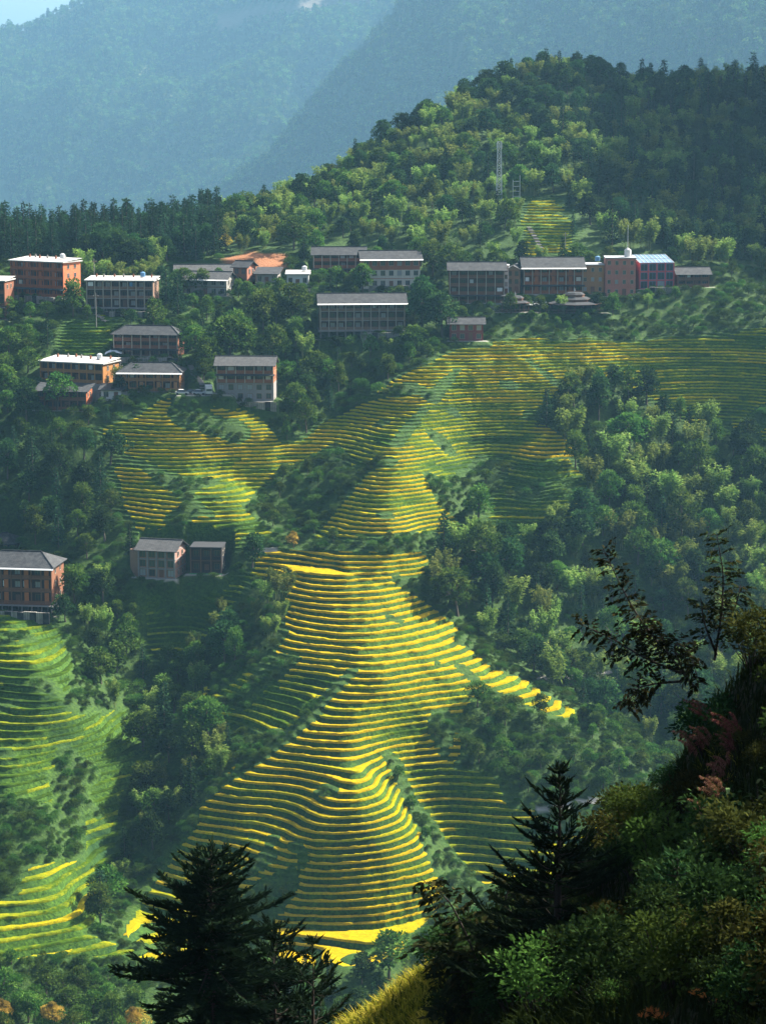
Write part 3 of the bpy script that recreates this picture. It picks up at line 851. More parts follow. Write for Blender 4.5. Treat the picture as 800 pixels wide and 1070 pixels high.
# zones: outline as seen, depth range, spacing, {kind: (share, h0, h1)}, words for the label
ZONES = [
 ('pavd', [(505,334),(640,334),(690,338),(690,352),(600,355),(500,352)], 600,800, 4.6, {'bush':(.8,1.6,2.8),'broadleaf_tree':(.2,3,4)}, 'on the bank below the round pavilions'),
 ('ridgel', [(-70,205),(228,205),(228,272),(150,285),(80,268),(-70,280)], 780,900, 4.2, {'conifer_tree':(.72,11,17),'dark_tree':(.28,8,12)}, 'in the dark wood on the ridge behind the left hamlet'),
 ('bamrow', [(82,275),(90,262),(165,262),(175,285),(165,295),(88,298)], 740,860, 4.5, {'bamboo_clump':(.7,7,10),'bush':(.3,2,3)}, 'in the sunlit grove behind the grey brown guesthouse'),
 ('hilll', [(225,268),(228,195),(440,110),(505,110),(570,150),(560,230),(500,262),(440,262),(330,250)], 760,1000, 5.0, {'bamboo_clump':(.46,6,12),'broadleaf_tree':(.22,4,11),'dark_tree':(.08,7,12),'conifer_tree':(.06,8,13),'bush':(.18,2,4)}, 'on the sunlit left side of the hill above the village'),
 ('peak', [(430,185),(500,85),(560,30),(650,60),(640,120),(560,150)], 840,1010, 5.0, {'dark_tree':(.55,7,11),'conifer_tree':(.25,8,13),'bamboo_clump':(.2,7,10)}, 'on the wooded summit above the lattice mast'),
 ('hilld', [(560,150),(640,60),(900,40),(900,285),(745,276),(640,262),(600,215),(560,200)], 760,1060, 5.2, {'bamboo_clump':(.42,8,12),'dark_tree':(.26,7,12),'conifer_tree':(.34,8,16)}, 'on the shaded right side of the hill above the pink hotel'),
 ('terr_up', [(500,262),(560,230),(600,270),(560,275),(500,272)], 760,900, 7, {'bush':(.8,2,3.5),'bamboo_clump':(.2,6,8)}, 'by the little terraces above the orange hotel'),
 ('village', [(-70,290),(80,300),(225,272),(330,262),(640,280),(720,310),(640,352),(490,352),(430,385),(330,460),(302,478),(290,430),(237,407),(165,410),(108,445),(-70,440)], 600,830, 4.9, {'broadleaf_tree':(.46,4,12),'bush':(.26,1.8,4),'dark_tree':(.12,5,11),'conifer_tree':(.10,6,12),'bamboo_clump':(.06,6,9)}, 'between the houses of the upper village'),
 ('rightup', [(640,280),(900,280),(900,345),(800,345),(640,352)], 600,830, 6.0, {'bush':(.7,2.0,4),'dark_tree':(.2,5,8),'broadleaf_tree':(.1,4,6)}, 'on the shaded bank below the pink hotel'),
 ('gapi', [(715,345),(740,400),(740,450),(725,440),(690,385)], 600,830, 6, {'bush':(1.,1.4,2.6)}, 'in the gully between the shaded terraces at the right'),
 ('woodl', [(-70,440),(104,445),(120,480),(132,560),(150,572),(140,590),(60,585),(-70,560)], 540,780, 6.0, {'dark_tree':(.5,8,13),'conifer_tree':(.25,9,14),'broadleaf_tree':(.25,7,11)}, 'in the dark wood above the big guesthouse at the left edge'),
 ('gully', [(66,640),(75,606),(140,612),(195,610),(240,585),(285,580),(300,625),(296,660),(262,690),(190,735),(182,750),(240,760),(240,800),(200,835),(178,868),(128,930),(108,968),(95,950),(118,900),(142,830),(152,750),(120,745),(95,690)], 470,760, 4.4, {'broadleaf_tree':(.34,4,11),'bamboo_clump':(.32,5,10),'bush':(.22,2,4),'dark_tree':(.06,7,12),'conifer_tree':(.06,6,12)}, 'in the leafy gully left of the central rice spur'),
 ('benchstrip', [(325,566),(480,556),(484,572),(440,577),(300,576)], 540,720, 3.0, {'bush':(.9,1.4,2.6),'broadleaf_tree':(.1,3,4)}, 'on the dark bank under the upper golden triangle'),
 ('scrubmid', [(302,478),(362,465),(400,440),(420,452),(372,490),(345,545),(325,572),(292,577),(262,572),(258,530)], 560,760, 4.4, {'bush':(.78,1.6,3.2),'broadleaf_tree':(.22,3.5,6.5)}, 'on the scrubby slope between the two upper rice ridges'),
 ('woodr', [(495,480),(560,440),(585,425),(620,388),(655,405),(745,455),(900,480),(900,700),(700,790),(605,742),(540,690),(478,648),(442,600),(470,560),(480,545),(520,540),(610,520),(612,490)], 540,960, 5.0, {'bamboo_clump':(.42,7,13),'broadleaf_tree':(.22,6,14),'dark_tree':(.18,6,13),'conifer_tree':(.12,8,15),'bush':(.06,3,5)}, 'in the misty wood right of the central rice spur'),
 ('under', [(500,495),(525,490),(560,500),(610,492),(625,530),(560,560),(480,560)], 540,760, 7.5, {'bush':(.8,2,3.5),'broadleaf_tree':(.2,4,7)}, 'under the small right-hand rice knob'),
 ('bench', [(440,585),(480,555),(520,600),(500,660),(475,650)], 540,760, 4.6, {'bush':(.5,2,4),'broadleaf_tree':(.5,4,7)}, 'along the right edge of the middle rice cone'),
 ('flank', [(485,745),(520,728),(590,757),(610,745),(700,800),(700,830),(640,832),(560,838),(520,815),(484,792)], 470,640, 3.9, {'bush':(.55,2,4),'broadleaf_tree':(.45,3.5,6.5)}, 'on the pale scrubby right flank of the central spur'),
 ('lowscr', [(395,775),(412,800),(452,860),(500,900),(560,905),(500,925),(470,930),(448,890)], 470,640, 3.8, {'bush':(.85,1.5,3),'broadleaf_tree':(.15,3,5)}, 'in the scrub left of the lower right fields'),
 ('leftscr', [(58,765),(110,772),(108,802),(90,830),(62,845)], 470,640, 3.2, {'bush':(1.,1.5,3)}, 'on the bank between the fields at the left edge'),
 ('leftscr2', [(-70,822),(60,845),(88,840),(86,908),(30,905),(20,930),(-70,925)], 470,640, 3.2, {'bush':(1.,1.5,3.2)}, 'on the rough knoll at the lower left edge'),
 ('hedge', [(-70,996),(200,990),(200,1032),(-70,1030)], 440,600, 2.3, {'bush':(.9,1.2,2.6),'broadleaf_tree':(.1,3,4)}, 'in the dark hedge bands below the lowest left gold strip'),
 ('bottom', [(-60,1015),(130,1010),(150,1060),(150,1110),(-60,1110)], 440,560, 4.4, {'broadleaf_tree':(.5,5,8),'bush':(.3,2,4),'autumn_tree':(.2,5,7)}, 'in the row of trees at the bottom left corner'),
 ('rough', [(-70,270),(870,270),(870,1010),(-70,1010)], 470,960, 2.3, {'bush':(1.,.9,2.5)}, 'on rough ground between the terraces'),
 ('bottomm', [(270,1015),(345,1010),(430,1000),(470,960),(560,930),(620,900),(640,960),(560,1010),(430,1060),(270,1110)], 420,560, 4.6, {'dark_tree':(.4,5,8),'conifer_tree':(.25,5,8),'bush':(.35,2,4)}, 'in the trees below the lowest golden field'),
]
# single trees that stand out: (px, py of the foot, kind, variant, height, label)
SINGLES = [
 (406,1025,'broadleaf_tree',1,10.5,'round bluish tree standing alone below the lowest golden field'),
 (345,1045,'conifer_tree',1,9.5,'pale pointed conifer left of the round tree below the lowest golden field'),
 (186,330,'conifer_tree',1,13,'dark slender conifer right of the grey brown guesthouse on posts'),
 (345,312,'conifer_tree',2,9.5,'dark conifer in front of the reddish brown guesthouse'),
 (172,775,'conifer_tree',0,15,'tall dark conifer standing in the left gully'),
 (200,840,'conifer_tree',2,12,'grey green conifer beside the left tip of the lower gold terraces'),
 (441,345,'dark_tree',0,16,'big dark rounded tree right of the long grey gallery guesthouse'),
 (462,352,'dark_tree',2,14,'big dark tree just left of the dark brown four storey guesthouse'),
 (240,378,'broadleaf_tree',2,14,'large leafy tree between the middle brown guesthouse and the slate roofed house'),
 (275,350,'broadleaf_tree',0,14,'large leafy tree left of the long grey gallery guesthouse'),
 (305,340,'broadleaf_tree',3,12,'yellowish leafy tree just left of the long grey gallery guesthouse'),
 (625,440,'dark_tree',1,13,'dark domed tree at the left end of the shaded right terraces'),
 (598,248,'conifer_tree',0,9,'dark conifer at the right edge of the little golden terraces on the hill'),
 (236,262,'autumn_tree',0,6,'bright yellow autumn tree at the left foot of the sunlit hill'),
 (250,258,'autumn_tree',0,4,'small yellow orange tree right of the bright yellow autumn tree'),
 (60,430,'broadleaf_tree',1,11,'light crowned tree at the foot of the dark roofed brown house'),
 (28,445,'dark_tree',0,13,'dark oval tree left of the dark roofed brown house'),
 (307,575,'autumn_tree',0,5,'thin brownish tree at the foot of the scrub slope by the middle bench'),
 (160,890,'dark_tree',2,9,'dark rounded tree at the bottom of the left gully'),
]
def build_tree(kind, vi, loc, h, rz, label, group=None, parts=True):
    kd = KIND[kind]; var = kd['var'][vi]; sc = h / 10
    if parts:
        t = link(bpy.data.objects.new(kind, None))
        t.empty_display_size = .5
        c = link(bpy.data.objects.new('crown', var['crown']), t)
        link(bpy.data.objects.new('trunk', var['trunk']), t)
    else:
        t = link(bpy.data.objects.new(kind, var['both']))
    t.location = loc; t.scale = (sc * (.72 + .5 * rng.random()), sc * (.72 + .5 * rng.random()), sc); t.rotation_euler = (0, 0, rz)
    return tag(t, label, kd['cat'], group)

occ = {}
def free(x, y, r):
    c = 4.0
    i, j = int(x // c), int(y // c)
    n = int(r // c) + 1
    for a in range(i - n, i + n + 1):
        for b in range(j - n, j + n + 1):
            for (X, Y, R) in occ.get((a, b), ()):
                if (X - x) ** 2 + (Y - y) ** 2 < (.5 * (r + R)) ** 2: return False
    return True
def take(x, y, r): occ.setdefault((int(x // 4), int(y // 4)), []).append((x, y, r))
for px, py, kd, vi, h, lab in SINGLES:
    d0 = 430
    x, y, z = hit(px, py, d0, 1000)
    z = float(zat(x, y)[0])
    take(x, y, 5.5)
    build_tree(kd, vi, (x, y, z - .2), h, random.random() * 6, lab)

def clear_of_houses(x, y, px, py, h):
    for (lx, ly, lz), W_, Dp, a in PADS:
        dx, dy = x - lx, y - ly
        if abs(dx) > 40 or abs(dy) > 45: continue
        p = dx * math.cos(a) + dy * math.sin(a); q = -dx * math.sin(a) + dy * math.cos(a)
        if abs(p) < W_ / 2 + 2.5 and -2.5 < q < Dp + 3: return 0
        if abs(p) < W_ / 2 + 1.5 and -22 < q <= -2.5:        # in front of a house: low growth only
            return min(h, max(1.2, .9 + .42 * (-q)))
    return h
PLANTED = []
for zi, (zid, poly, d0, d1, sp, mixd, words) in enumerate(ZONES):
    kinds = list(mixd); share = np.array([mixd[q][0] for q in kinds]); share = share / share.sum()
    p = np.array(poly, float)
    # candidates spread evenly over the ground inside the zone's bounds
    u0, u1 = (p[:, 0].min() - 400) / FPX - .003, (p[:, 0].max() - 400) / FPX + .003
    area = (d1 - d0) * (u1 - u0) * (d0 + d1) / 2
    n = int(area / (sp * sp) * 2.6)
    yv = d0 + (d1 - d0) * rng.random(n); xv = (u0 + (u1 - u0) * rng.random(n)) * yv
    zv = zat(xv, yv)
    qx, qy = proj(xv, yv, zv)
    ok = inpoly(qx + 8 * (rng.random(n) - .5), qy + 8 * (rng.random(n) - .5), poly) & (gat(msoft, xv, yv) < (.45 if zid != 'rough' else .25))
    hmax = max(mixd[q][2] for q in kinds)
    ok &= (zv + hmax) / yv > gat(HORIZ, xv, yv - 4) + .0005
    ok &= (gat(paving, xv, yv) < .5) & (gat(soil, xv, yv) < .5)
    for i in np.where(ok)[0]:
        kd = kinds[int(rng.choice(len(kinds), p=share))]
        _, h0, h1 = mixd[kd]
        h = h0 + (h1 - h0) * rng.random() ** 1.3
        x, y = float(xv[i]), float(yv[i])
        h2 = clear_of_houses(x, y, qx[i], qy[i], h)
        if h2 <= 0: continue
        if h2 < h:
            h = h2
            if h < 1.1: continue
            if h < 3.8: kd = 'bush'
        r = sp * (.62 if kd == 'bush' else (.95 if h > 9 else .85))
        if not free(x, y, r): continue
        take(x, y, r)
        vis = (zv[i] + h * .8) / y > HORIZ[np.clip(np.searchsorted(yy, y - 3), 0, ni - 1), np.clip(np.searchsorted(uu, x / y), 0, nj - 1)]
        vis = vis and -20 < qx[i] < 820
        PLANTED.append((kd, int(rng.integers(len(KIND[kd]['var']))), x, y, float(zv[i]), h, rng.random() * 6.28, zid, words, h / y if vis else 0))
NOUN = {'broadleaf_tree': 'leafy green tree', 'dark_tree': 'dark green broadleaf tree', 'conifer_tree': 'dark pointed conifer', 'bamboo_clump': 'pale feathery bamboo clump', 'bush': 'low rounded bush', 'autumn_tree': 'yellowing tree'}
PLUR = {'broadleaf_tree': 'leafy trees', 'dark_tree': 'dark broadleaf trees', 'conifer_tree': 'conifers', 'bamboo_clump': 'bamboo clumps', 'bush': 'bushes', 'autumn_tree': 'yellowing trees'}
STUFFNAME = {'broadleaf_tree': 'leafy_wood', 'dark_tree': 'dark_wood', 'conifer_tree': 'conifer_wood', 'bamboo_clump': 'bamboo_grove', 'bush': 'undergrowth', 'autumn_tree': 'autumn_wood'}

def scatter(name, pts, meshes, label, cat):
    """one 'stuff' object: points that carry an instance of one of the given meshes"""
    me = bpy.data.meshes.new(name)
    me.vertices.add(len(pts))
    P = np.array([q[0] for q in pts], np.float32)
    me.vertices.foreach_set('co', P.ravel())
    for an, j in (('rot', 1), ('size', 2)):
        a = me.attributes.new(an, 'FLOAT', 'POINT'); a.data.foreach_set('value', np.array([q[j] for q in pts], np.float32))
    a = me.attributes.new('pick', 'INT', 'POINT'); a.data.foreach_set('value', np.array([q[3] for q in pts], np.int32))
    o = link(bpy.data.objects.new(name, me))
    src = bpy.data.collections.new(name + '_models')
    for i, m in enumerate(meshes):
        src.objects.link(bpy.data.objects.new('%s_model_%02d' % (name, i), m))
    ng = bpy.data.node_groups.new(name, 'GeometryNodeTree')
    ng.interface.new_socket('Geometry', in_out='INPUT', socket_type='NodeSocketGeometry')
    ng.interface.new_socket('Geometry', in_out='OUTPUT', socket_type='NodeSocketGeometry')
    gi = ng.nodes.new('NodeGroupInput'); go = ng.nodes.new('NodeGroupOutput')
    ci = ng.nodes.new('GeometryNodeCollectionInfo')
    ci.inputs['Collection'].default_value = src
    ci.inputs['Separate Children'].default_value = True
    ci.inputs['Reset Children'].default_value = True
    ip = ng.nodes.new('GeometryNodeInstanceOnPoints')
    ip.inputs['Pick Instance'].default_value = True
    def na(nm, ty):
        x = ng.nodes.new('GeometryNodeInputNamedAttribute'); x.data_type = ty; x.inputs['Name'].default_value = nm
        return x.outputs['Attribute']
    cx = ng.nodes.new('ShaderNodeCombineXYZ')
    ng.links.new(na('rot', 'FLOAT'), cx.inputs['Z'])
    er = ng.nodes.new('FunctionNodeEulerToRotation')
    ng.links.new(cx.outputs[0], er.inputs[0])
    ng.links.new(gi.outputs[0], ip.inputs['Points'])
    ng.links.new(ci.outputs[0], ip.inputs['Instance'])
    ng.links.new(na('pick', 'INT'), ip.inputs['Instance Index'])
    ng.links.new(er.outputs[0], ip.inputs['Rotation'])
    ng.links.new(na('size', 'FLOAT'), ip.inputs['Scale'])
    ng.links.new(ip.outputs[0], go.inputs[0])
    md = o.modifiers.new(name, 'NODES'); md.node_group = ng
    return tag(o, label, cat, kind='stuff')

for kd in KIND:
    L = sorted([q for q in PLANTED if q[0] == kd], key=lambda q: -q[9])
    nvis = sum(1 for q in L if q[9] > 0)
    ind, rest = L[:295], L[295:]
    rest = rest + [q for q in ind if q[9] == 0]; ind = [q for q in ind if q[9] > 0]
    for q in ind:
        pxh = q[5] / q[3] * FPX
        build_tree(kd, q[1], (q[2], q[3], q[4] - .15), q[5], q[6], '%s %s' % (NOUN[kd], q[8]), '%s %s' % (PLUR[kd], q[8]), parts=(kd != 'bush' and kd != 'bamboo_clump'))
    if rest:
        scatter(STUFFNAME[kd], [((q[2], q[3], q[4] - .15), q[6], q[5] / 10, q[1]) for q in rest], [v['both'] for v in KIND[kd]['var']],
                'the remaining %s of the valley side, too many and small to single out' % PLUR[kd], 'wood')
    print(kd, len(L), nvis, len(ind), len(rest))

# far forest on the mountains
def gen_far(conif):
    cr, tr = (gen_conifer(10, .22, 8, 1.3) if conif else gen_broad(10, .3, 7, 22, 1.6))
    return both('far_tree', cr, tr, (M_CONIF if conif else M_BROAD, M_BARK))
FARM = [gen_far(i % 2 == 0) for i in range(4)]
n = 170000
fy = 1400 + 7600 * rng.random(n) ** .8; fx = (-.2 + .4 * rng.random(n)) * fy
fz = mtn(fx, fy)
hor = np.maximum.accumulate(GZ / GY, 0)
gi_ = np.clip(np.searchsorted(gy, fy - 25), 0, len(gy) - 1); gj_ = np.clip(np.searchsorted(gx, fx), 0, len(gx) - 1)
okf = ((fz + 14) / fy > hor[gi_, gj_]) & (proj(fx, fy, fz)[1] < 330)
bx, by = proj(fx, fy, fz)
okf &= ~inpoly(bx, by, [(220,14),(300,2),(400,-8),(400,6),(330,12),(230,32)])
scatter('far_forest', [((fx[i], fy[i], fz[i] - .3), rng.random() * 6.28, 1.2 + 1.2 * rng.random(), int(rng.integers(4))) for i in np.where(okf)[0]], FARM,
        'far forest covering the hazy mountains', 'forest')
print('far', okf.sum())
# ------------------------------------------------------------------ buildings
def flatmat(name, col, rough=.8, var=.12, sc=1.5, bump=0.0, spec=.3):
    g = N(name)
    n = g.noise(sc, 4, .6, vec=g.obj())
    d = tuple(max(0, c * (1 - 2.2 * var)) for c in col)
    c = g.mix(n, d, tuple(min(1, c * (1 + var)) for c in col))
    st = g.noise(.9, 3, .6, vec=g.scalev(g.obj(), (3, 3, .35)))
    c = g.mix(g.ramp(st, [(.5, 0.0), (.75, .45)]), c, tuple(x * .55 for x in col))
    return g.pbr(c, rough, g.bump(n, bump, .05) if bump else None, spec)
def plankmat(name, col, step=.16):
    g = N(name)
    w_ = g.n('ShaderNodeTexWave', wave_type='BANDS', bands_direction='X', i_Scale=1 / step / 6.28 * 3.1, i_Distortion=.4)
    g.set(w_.inputs['Vector'], g.obj())
    n = g.noise(2.2, 4, .6, vec=g.scalev(g.obj(), (2, 2, .5)))
    c = g.mix(n, tuple(x * .55 for x in col), tuple(min(1, x * 1.2) for x in col))
    c = g.mix(g.math('MULTIPLY', w_.outputs['Fac'], .35), c, tuple(x * .4 for x in col))
    return g.pbr(c, .75, None, .25)
def slatemat(name, a, b):
    g = N(name)
    br = g.n('ShaderNodeTexBrick', i_Scale=1.0, i_Brick_Width=.55, i_Row_Height=.42, i_Mortar_Size=.035)
    g.set(br.inputs['Vector'], g.obj())
    br.inputs['Color1'].default_value = (*a, 1); br.inputs['Color2'].default_value = (*b, 1); br.inputs['Mortar'].default_value = (.012, .013, .015, 1)
    n = g.noise(.8, 4, .65, vec=g.obj())
    c = g.mix(g.ramp(n, [(.45, 0.0), (.7, .6)]), br.outputs[0], (.075, .08, .08))
    return g.pbr(c, .75, None, .2)
BM_ = {
 'orange': plankmat('orange_boards', (.42, .115, .035)), 'coral': flatmat('coral_plaster', (.66, .20, .08)), 'brown': plankmat('brown_boards', (.30, .115, .06)),
 'greybrown': plankmat('grey_brown_boards', (.32, .19, .13)), 'stone': flatmat('grey_stone', (.30, .29, .27), bump=.6), 'brick': flatmat('red_brick', (.34, .14, .09), bump=.4),
 'ochre': plankmat('ochre_boards', (.50, .22, .06)), 'ochrewood': plankmat('ochre_timber', (.46, .21, .075)), 'white': flatmat('white_plaster', (.60, .60, .58)),
 'rust': plankmat('rust_brown_boards', (.42, .15, .07)), 'cream': flatmat('cream_plaster', (.60, .55, .47)), 'greywood': plankmat('weathered_grey_boards', (.32, .20, .13)),
 'darkbrown': plankmat('dark_brown_boards', (.27, .115, .06)), 'whitewash': flatmat('whitewash', (.66, .66, .66)), 'orangewood': plankmat('orange_timber', (.42, .135, .045)),
 'ochre2': flatmat('ochre_plaster', (.40, .20, .085)), 'pink': flatmat('pink_plaster', (.50, .19, .14)), 'pinkblue': flatmat('pink_frame', (.58, .10, .12)),
 'maroon': plankmat('maroon_boards', (.25, .055, .055)), 'rawbrick': flatmat('bare_brick', (.38, .20, .15), bump=.5, sc=3), 'black': plankmat('black_boards', (.035, .034, .036)),
 'backorange': plankmat('shaded_orange_boards', (.24, .065, .022)), 'backbrown': plankmat('shaded_recess_boards', (.060, .036, .028)),  # gallery shade put into darker boards for the recessed back walls
 'orangedark': plankmat('orange_shutters', (.50, .16, .045)), 'concrete': flatmat('raw_concrete', (.27, .25, .235)), 'green': flatmat('green_paint', (.07, .32, .13)),
 'timber': plankmat('dark_posts', (.22, .105, .062)), 'paleframe': flatmat('pale_frame', (.40, .34, .27)), 'grey': flatmat('grey_fascia', (.42, .43, .44)), 'blue': flatmat('blue_paint', (.10, .24, .42)),
 'metal': flatmat('galvanised_steel', (.60, .62, .63), .45), 'tarp': flatmat('white_tarpaulin', (.80, .81, .82), .6), 'tyre': flatmat('tyre_rubber', (.02, .02, .02)), 'silver': flatmat('silver_paint', (.45, .46, .48), .4),
 'roofw': flatmat('pale_roof_sheet', (.52, .50, .47), .6), 'roofd': flatmat('dark_felt', (.028, .030, .034), .9),
}
M_SLATE = slatemat('slate_tiles', (.022, .024, .028), (.046, .049, .054))
M_SLATE2 = slatemat('old_slate_tiles', (.05, .05, .05), (.10, .10, .10))
def glassmat(name, col, rough=.12):
    g = N(name); return g.pbr(col, rough, None, .7)
M_PANE = glassmat('window_glass', (.035, .045, .055)); M_PANEL = glassmat('pale_curtained_glass', (.26, .27, .28), .3)
M_GLASSROOF = glassmat('blue_glass_roof', (.14, .24, .34), .2)

class BX:
    """boxes and prisms joined into one mesh"""
    def __init__(s): s.v = []; s.f = []
    def box(s, x0, x1, y0, y1, z0, z1):
        n = len(s.v)
        s.v += [(x, y, z) for x in (x0, x1) for y in (y0, y1) for z in (z0, z1)]
        s.f += [tuple(n + i for i in q) for q in ((0, 1, 3, 2), (4, 6, 7, 5), (0, 4, 5, 1), (2, 3, 7, 6), (0, 2, 6, 4), (1, 5, 7, 3))]
        return s
    def poly(s, V, F):
        n = len(s.v); s.v += [tuple(p) for p in V]; s.f += [tuple(n + i for i in q) for q in F]; return s
    def slab(s, top, th):
        """a sheet (quad or polygon corners, in order) given thickness th downwards"""
        n = len(top); lowr = [(p[0], p[1], p[2] - th) for p in top]
        return s.poly(list(top) + lowr, [tuple(range(n)), tuple(range(2 * n - 1, n - 1, -1))] + [(i, i + n, (i + 1) % n + n, (i + 1) % n) for i in range(n)])
    def beam(s, p, q, r):
        p, q = Vector(p), Vector(q); d = (q - p).normalized()
        a = d.cross(Vector((0, 0, 1)) if abs(d.z) < .9 else Vector((1, 0, 0))).normalized() * r; b = d.cross(a).normalized() * r
        V = [p + a + b, p - a + b, p - a - b, p + a - b, q + a + b, q - a + b, q - a - b, q + a - b]
        return s.poly(V, [(0, 1, 2, 3), (7, 6, 5, 4), (0, 4, 5, 1), (1, 5, 6, 2), (2, 6, 7, 3), (3, 7, 4, 0)])
    def disc(s, c, r0, r1, z0, z1, n=20):
        V = []; 
        for r, z in ((r0, z0), (r1, z1)):
            V += [(c[0] + r * math.cos(6.2832 * i / n), c[1] + r * math.sin(6.2832 * i / n), z) for i in range(n)]
        return s.poly(V, [tuple(range(n - 1, -1, -1)), tuple(range(n, 2 * n))] + [(i, (i + 1) % n, (i + 1) % n + n, i + n) for i in range(n)])
    def mesh(s, name, mat):
        me = bpy.data.meshes.new(name); me.from_pydata(s.v, [], s.f); me.materials.append(mat)
        bm = bmesh.new(); bm.from_mesh(me); bmesh.ops.recalc_face_normals(bm, faces=bm.faces); bm.to_mesh(me); bm.free()
        return me
    def obj(s, name, mat, parent=None): return link(bpy.data.objects.new(name, s.mesh(name, mat)), parent)
_wc = {}
def window(parent, x, y, z, w_, h_, side=False, pane=None, frame='paleframe'):
    """a framed window with its pane as sub-part; facing -y, or +x when side"""
    pane = pane or M_PANE
    key = (round(w_, 2), round(h_, 2), pane.name, frame)
    if key not in _wc:
        b = BX(); t = .09
        b.box(-w_ / 2, -w_ / 2 + t, -.07, .0, -h_ / 2, h_ / 2).box(w_ / 2 - t, w_ / 2, -.07, .0, -h_ / 2, h_ / 2)
        b.box(-w_ / 2 + t, w_ / 2 - t, -.07, .0, h_ / 2 - t, h_ / 2).box(-w_ / 2 - .06, w_ / 2 + .06, -.12, .0, -h_ / 2 - .07, -h_ / 2 - .001)
        b.box(-.03, .03, -.06, .0, -h_ / 2, h_ / 2 - t)
        p = BX().box(-w_ / 2 + t, w_ / 2 - t, -.03, .0, -h_ / 2, h_ / 2 - t)
        _wc[key] = (b.mesh('window', BM_[frame]), p.mesh('pane', pane))
    f_ = link(bpy.data.objects.new('window', _wc[key][0]), parent)
    link(bpy.data.objects.new('pane', _wc[key][1]), f_)
    f_.location = (x, y, z)
    if side: f_.rotation_euler = (0, 0, math.pi / 2)
    return f_

def roof_part(h, t, W, dep, H):
    ty = h['roof']; o = .85; x0, x1 = -W / 2 - o, W / 2 + o; y0, y1 = -o, dep + o
    b = BX(); m = M_SLATE
    if ty in ('flatw', 'flatg', 'flatd'):
        oo = .55 if ty == 'flatw' else .15
        b.box(-W / 2 - oo, W / 2 + oo, -oo, dep + oo, H + .002, H + .30)
        if ty == 'flatw':
            b.slab([(-W / 2 - oo, -oo, H + .32), (W / 2 + oo, -oo, H + .32), (W / 2 + oo, dep + oo, H + 1.0), (-W / 2 - oo, dep + oo, H + 1.0)], .05)
        m = BM_['roofw' if ty == 'flatw' else ('grey' if ty == 'flatg' else 'roofd')]
        r = b.obj('roof', m, t)
        if ty == 'flatw' and W > 12:
            for i in range(int(W / 3)):
                c = BX().box(-.25, .25, -.25, .25, 0, .75).box(-.12, .12, -.12, .12, .75, 1.1).obj('chimney', BM_['concrete' if i % 2 else 'brown'], r)
                c.location = (-W / 2 + 1.6 + i * 2.9 + random.random(), dep * (.55 + .3 * random.random()), H + .8)
        return r
    rz = dep * .25
    if ty == 'gable':
        ym = dep / 2
        b.slab([(x0, y0, H - .1), (x1, y0, H - .1), (x1, ym, H + rz), (x0, ym, H + rz)], .16)
        b.slab([(x0, ym, H + rz), (x1, ym, H + rz), (x1, y1, H - .1), (x0, y1, H - .1)], .16)
        b.beam((x0 + .05, ym, H + rz + .06), (x1 - .05, ym, H + rz + .06), .13)
        g = BX()
        for sx in (-1, 1):
            xx = sx * (W / 2 - .02)
            g.poly([(xx, .02, H), (xx, dep - .02, H), (xx, ym, H + rz - .3), (xx - sx * .2, .02, H), (xx - sx * .2, dep - .02, H), (xx - sx * .2, ym, H + rz - .3)], [(0, 1, 2), (3, 5, 4), (0, 3, 4, 1), (1, 4, 5, 2), (2, 5, 3, 0)])
        g.obj('gable', BM_[h.get('side', h['wall'])], t)
    elif ty == 'gabley':
        b.slab([(x0, y0, H - .1), (0, y0, H + W * .3), (0, y1, H + W * .3), (x0, y1, H - .1)], .16)
        b.slab([(0, y0, H + W * .3), (x1, y0, H - .1), (x1, y1, H - .1), (0, y1, H + W * .3)], .16)
        g = BX().poly([(-W / 2, .02, H), (W / 2, .02, H), (0, .02, H + W * .27), (-W / 2, .3, H), (W / 2, .3, H), (0, .3, H + W * .27)], [(0, 1, 2), (3, 5, 4), (0, 3, 4, 1), (1, 4, 5, 2), (2, 5, 3, 0)])
        g.obj('gable', BM_['paleframe'], t)
    elif ty == 'hip':
        ym = dep / 2; e = dep * .42
        A, B, Cc, Dd = (x0, y0, H - .1), (x1, y0, H - .1), (x1, y1, H - .1), (x0, y1, H - .1)
        R1, R2 = (x0 + e, ym, H + rz), (x1 - e, ym, H + rz)
        b.slab([A, B, R2, R1], .16); b.slab([B, Cc, R2], .16); b.slab([Cc, Dd, R1, R2], .16); b.slab([Dd, A, R1], .16)
        b.beam((R1[0] - .1, ym, H + rz + .06), (R2[0] + .1, ym, H + rz + .06), .13)
        for P, Q in ((A, R1), (B, R2)):
            b.beam((P[0], P[1], P[2] + .06), (Q[0], Q[1], Q[2] + .06), .1)
    elif ty == 'shed':
        b.slab([(x0, y0, H - .1), (x1, y0, H - .1), (x1, y1, H + dep * .22), (x0, y1, H + dep * .22)], .16)
    elif ty == 'glass':
        zz = H + dep * .20
        r = BX()
        r.slab([(-W / 2, -.1, H + .02), (W / 2, -.1, H + .02), (W / 2, dep, zz), (-W / 2, dep, zz)], .06)
        ro = r.obj('roof', M_GLASSROOF, t)
        rb = BX()
        for i in range(9):
            x = -W / 2 + W * i / 8
            rb.beam((x, -.15, H + .08), (x, dep, zz + .06), .06)
        for q in (0.0, .5, 1.0):
            rb.beam((-W / 2, dep * q, H + .1 + (zz - H) * q), (W / 2, dep * q, H + .1 + (zz - H) * q), .05)
        rb.obj('roof_rib', BM_['metal'], ro)
        return ro
    if h['id'] in ('slateback', 'slatefront', 'concrete', 'ledge'): m = M_SLATE2
    return b.obj('roof', m, t)

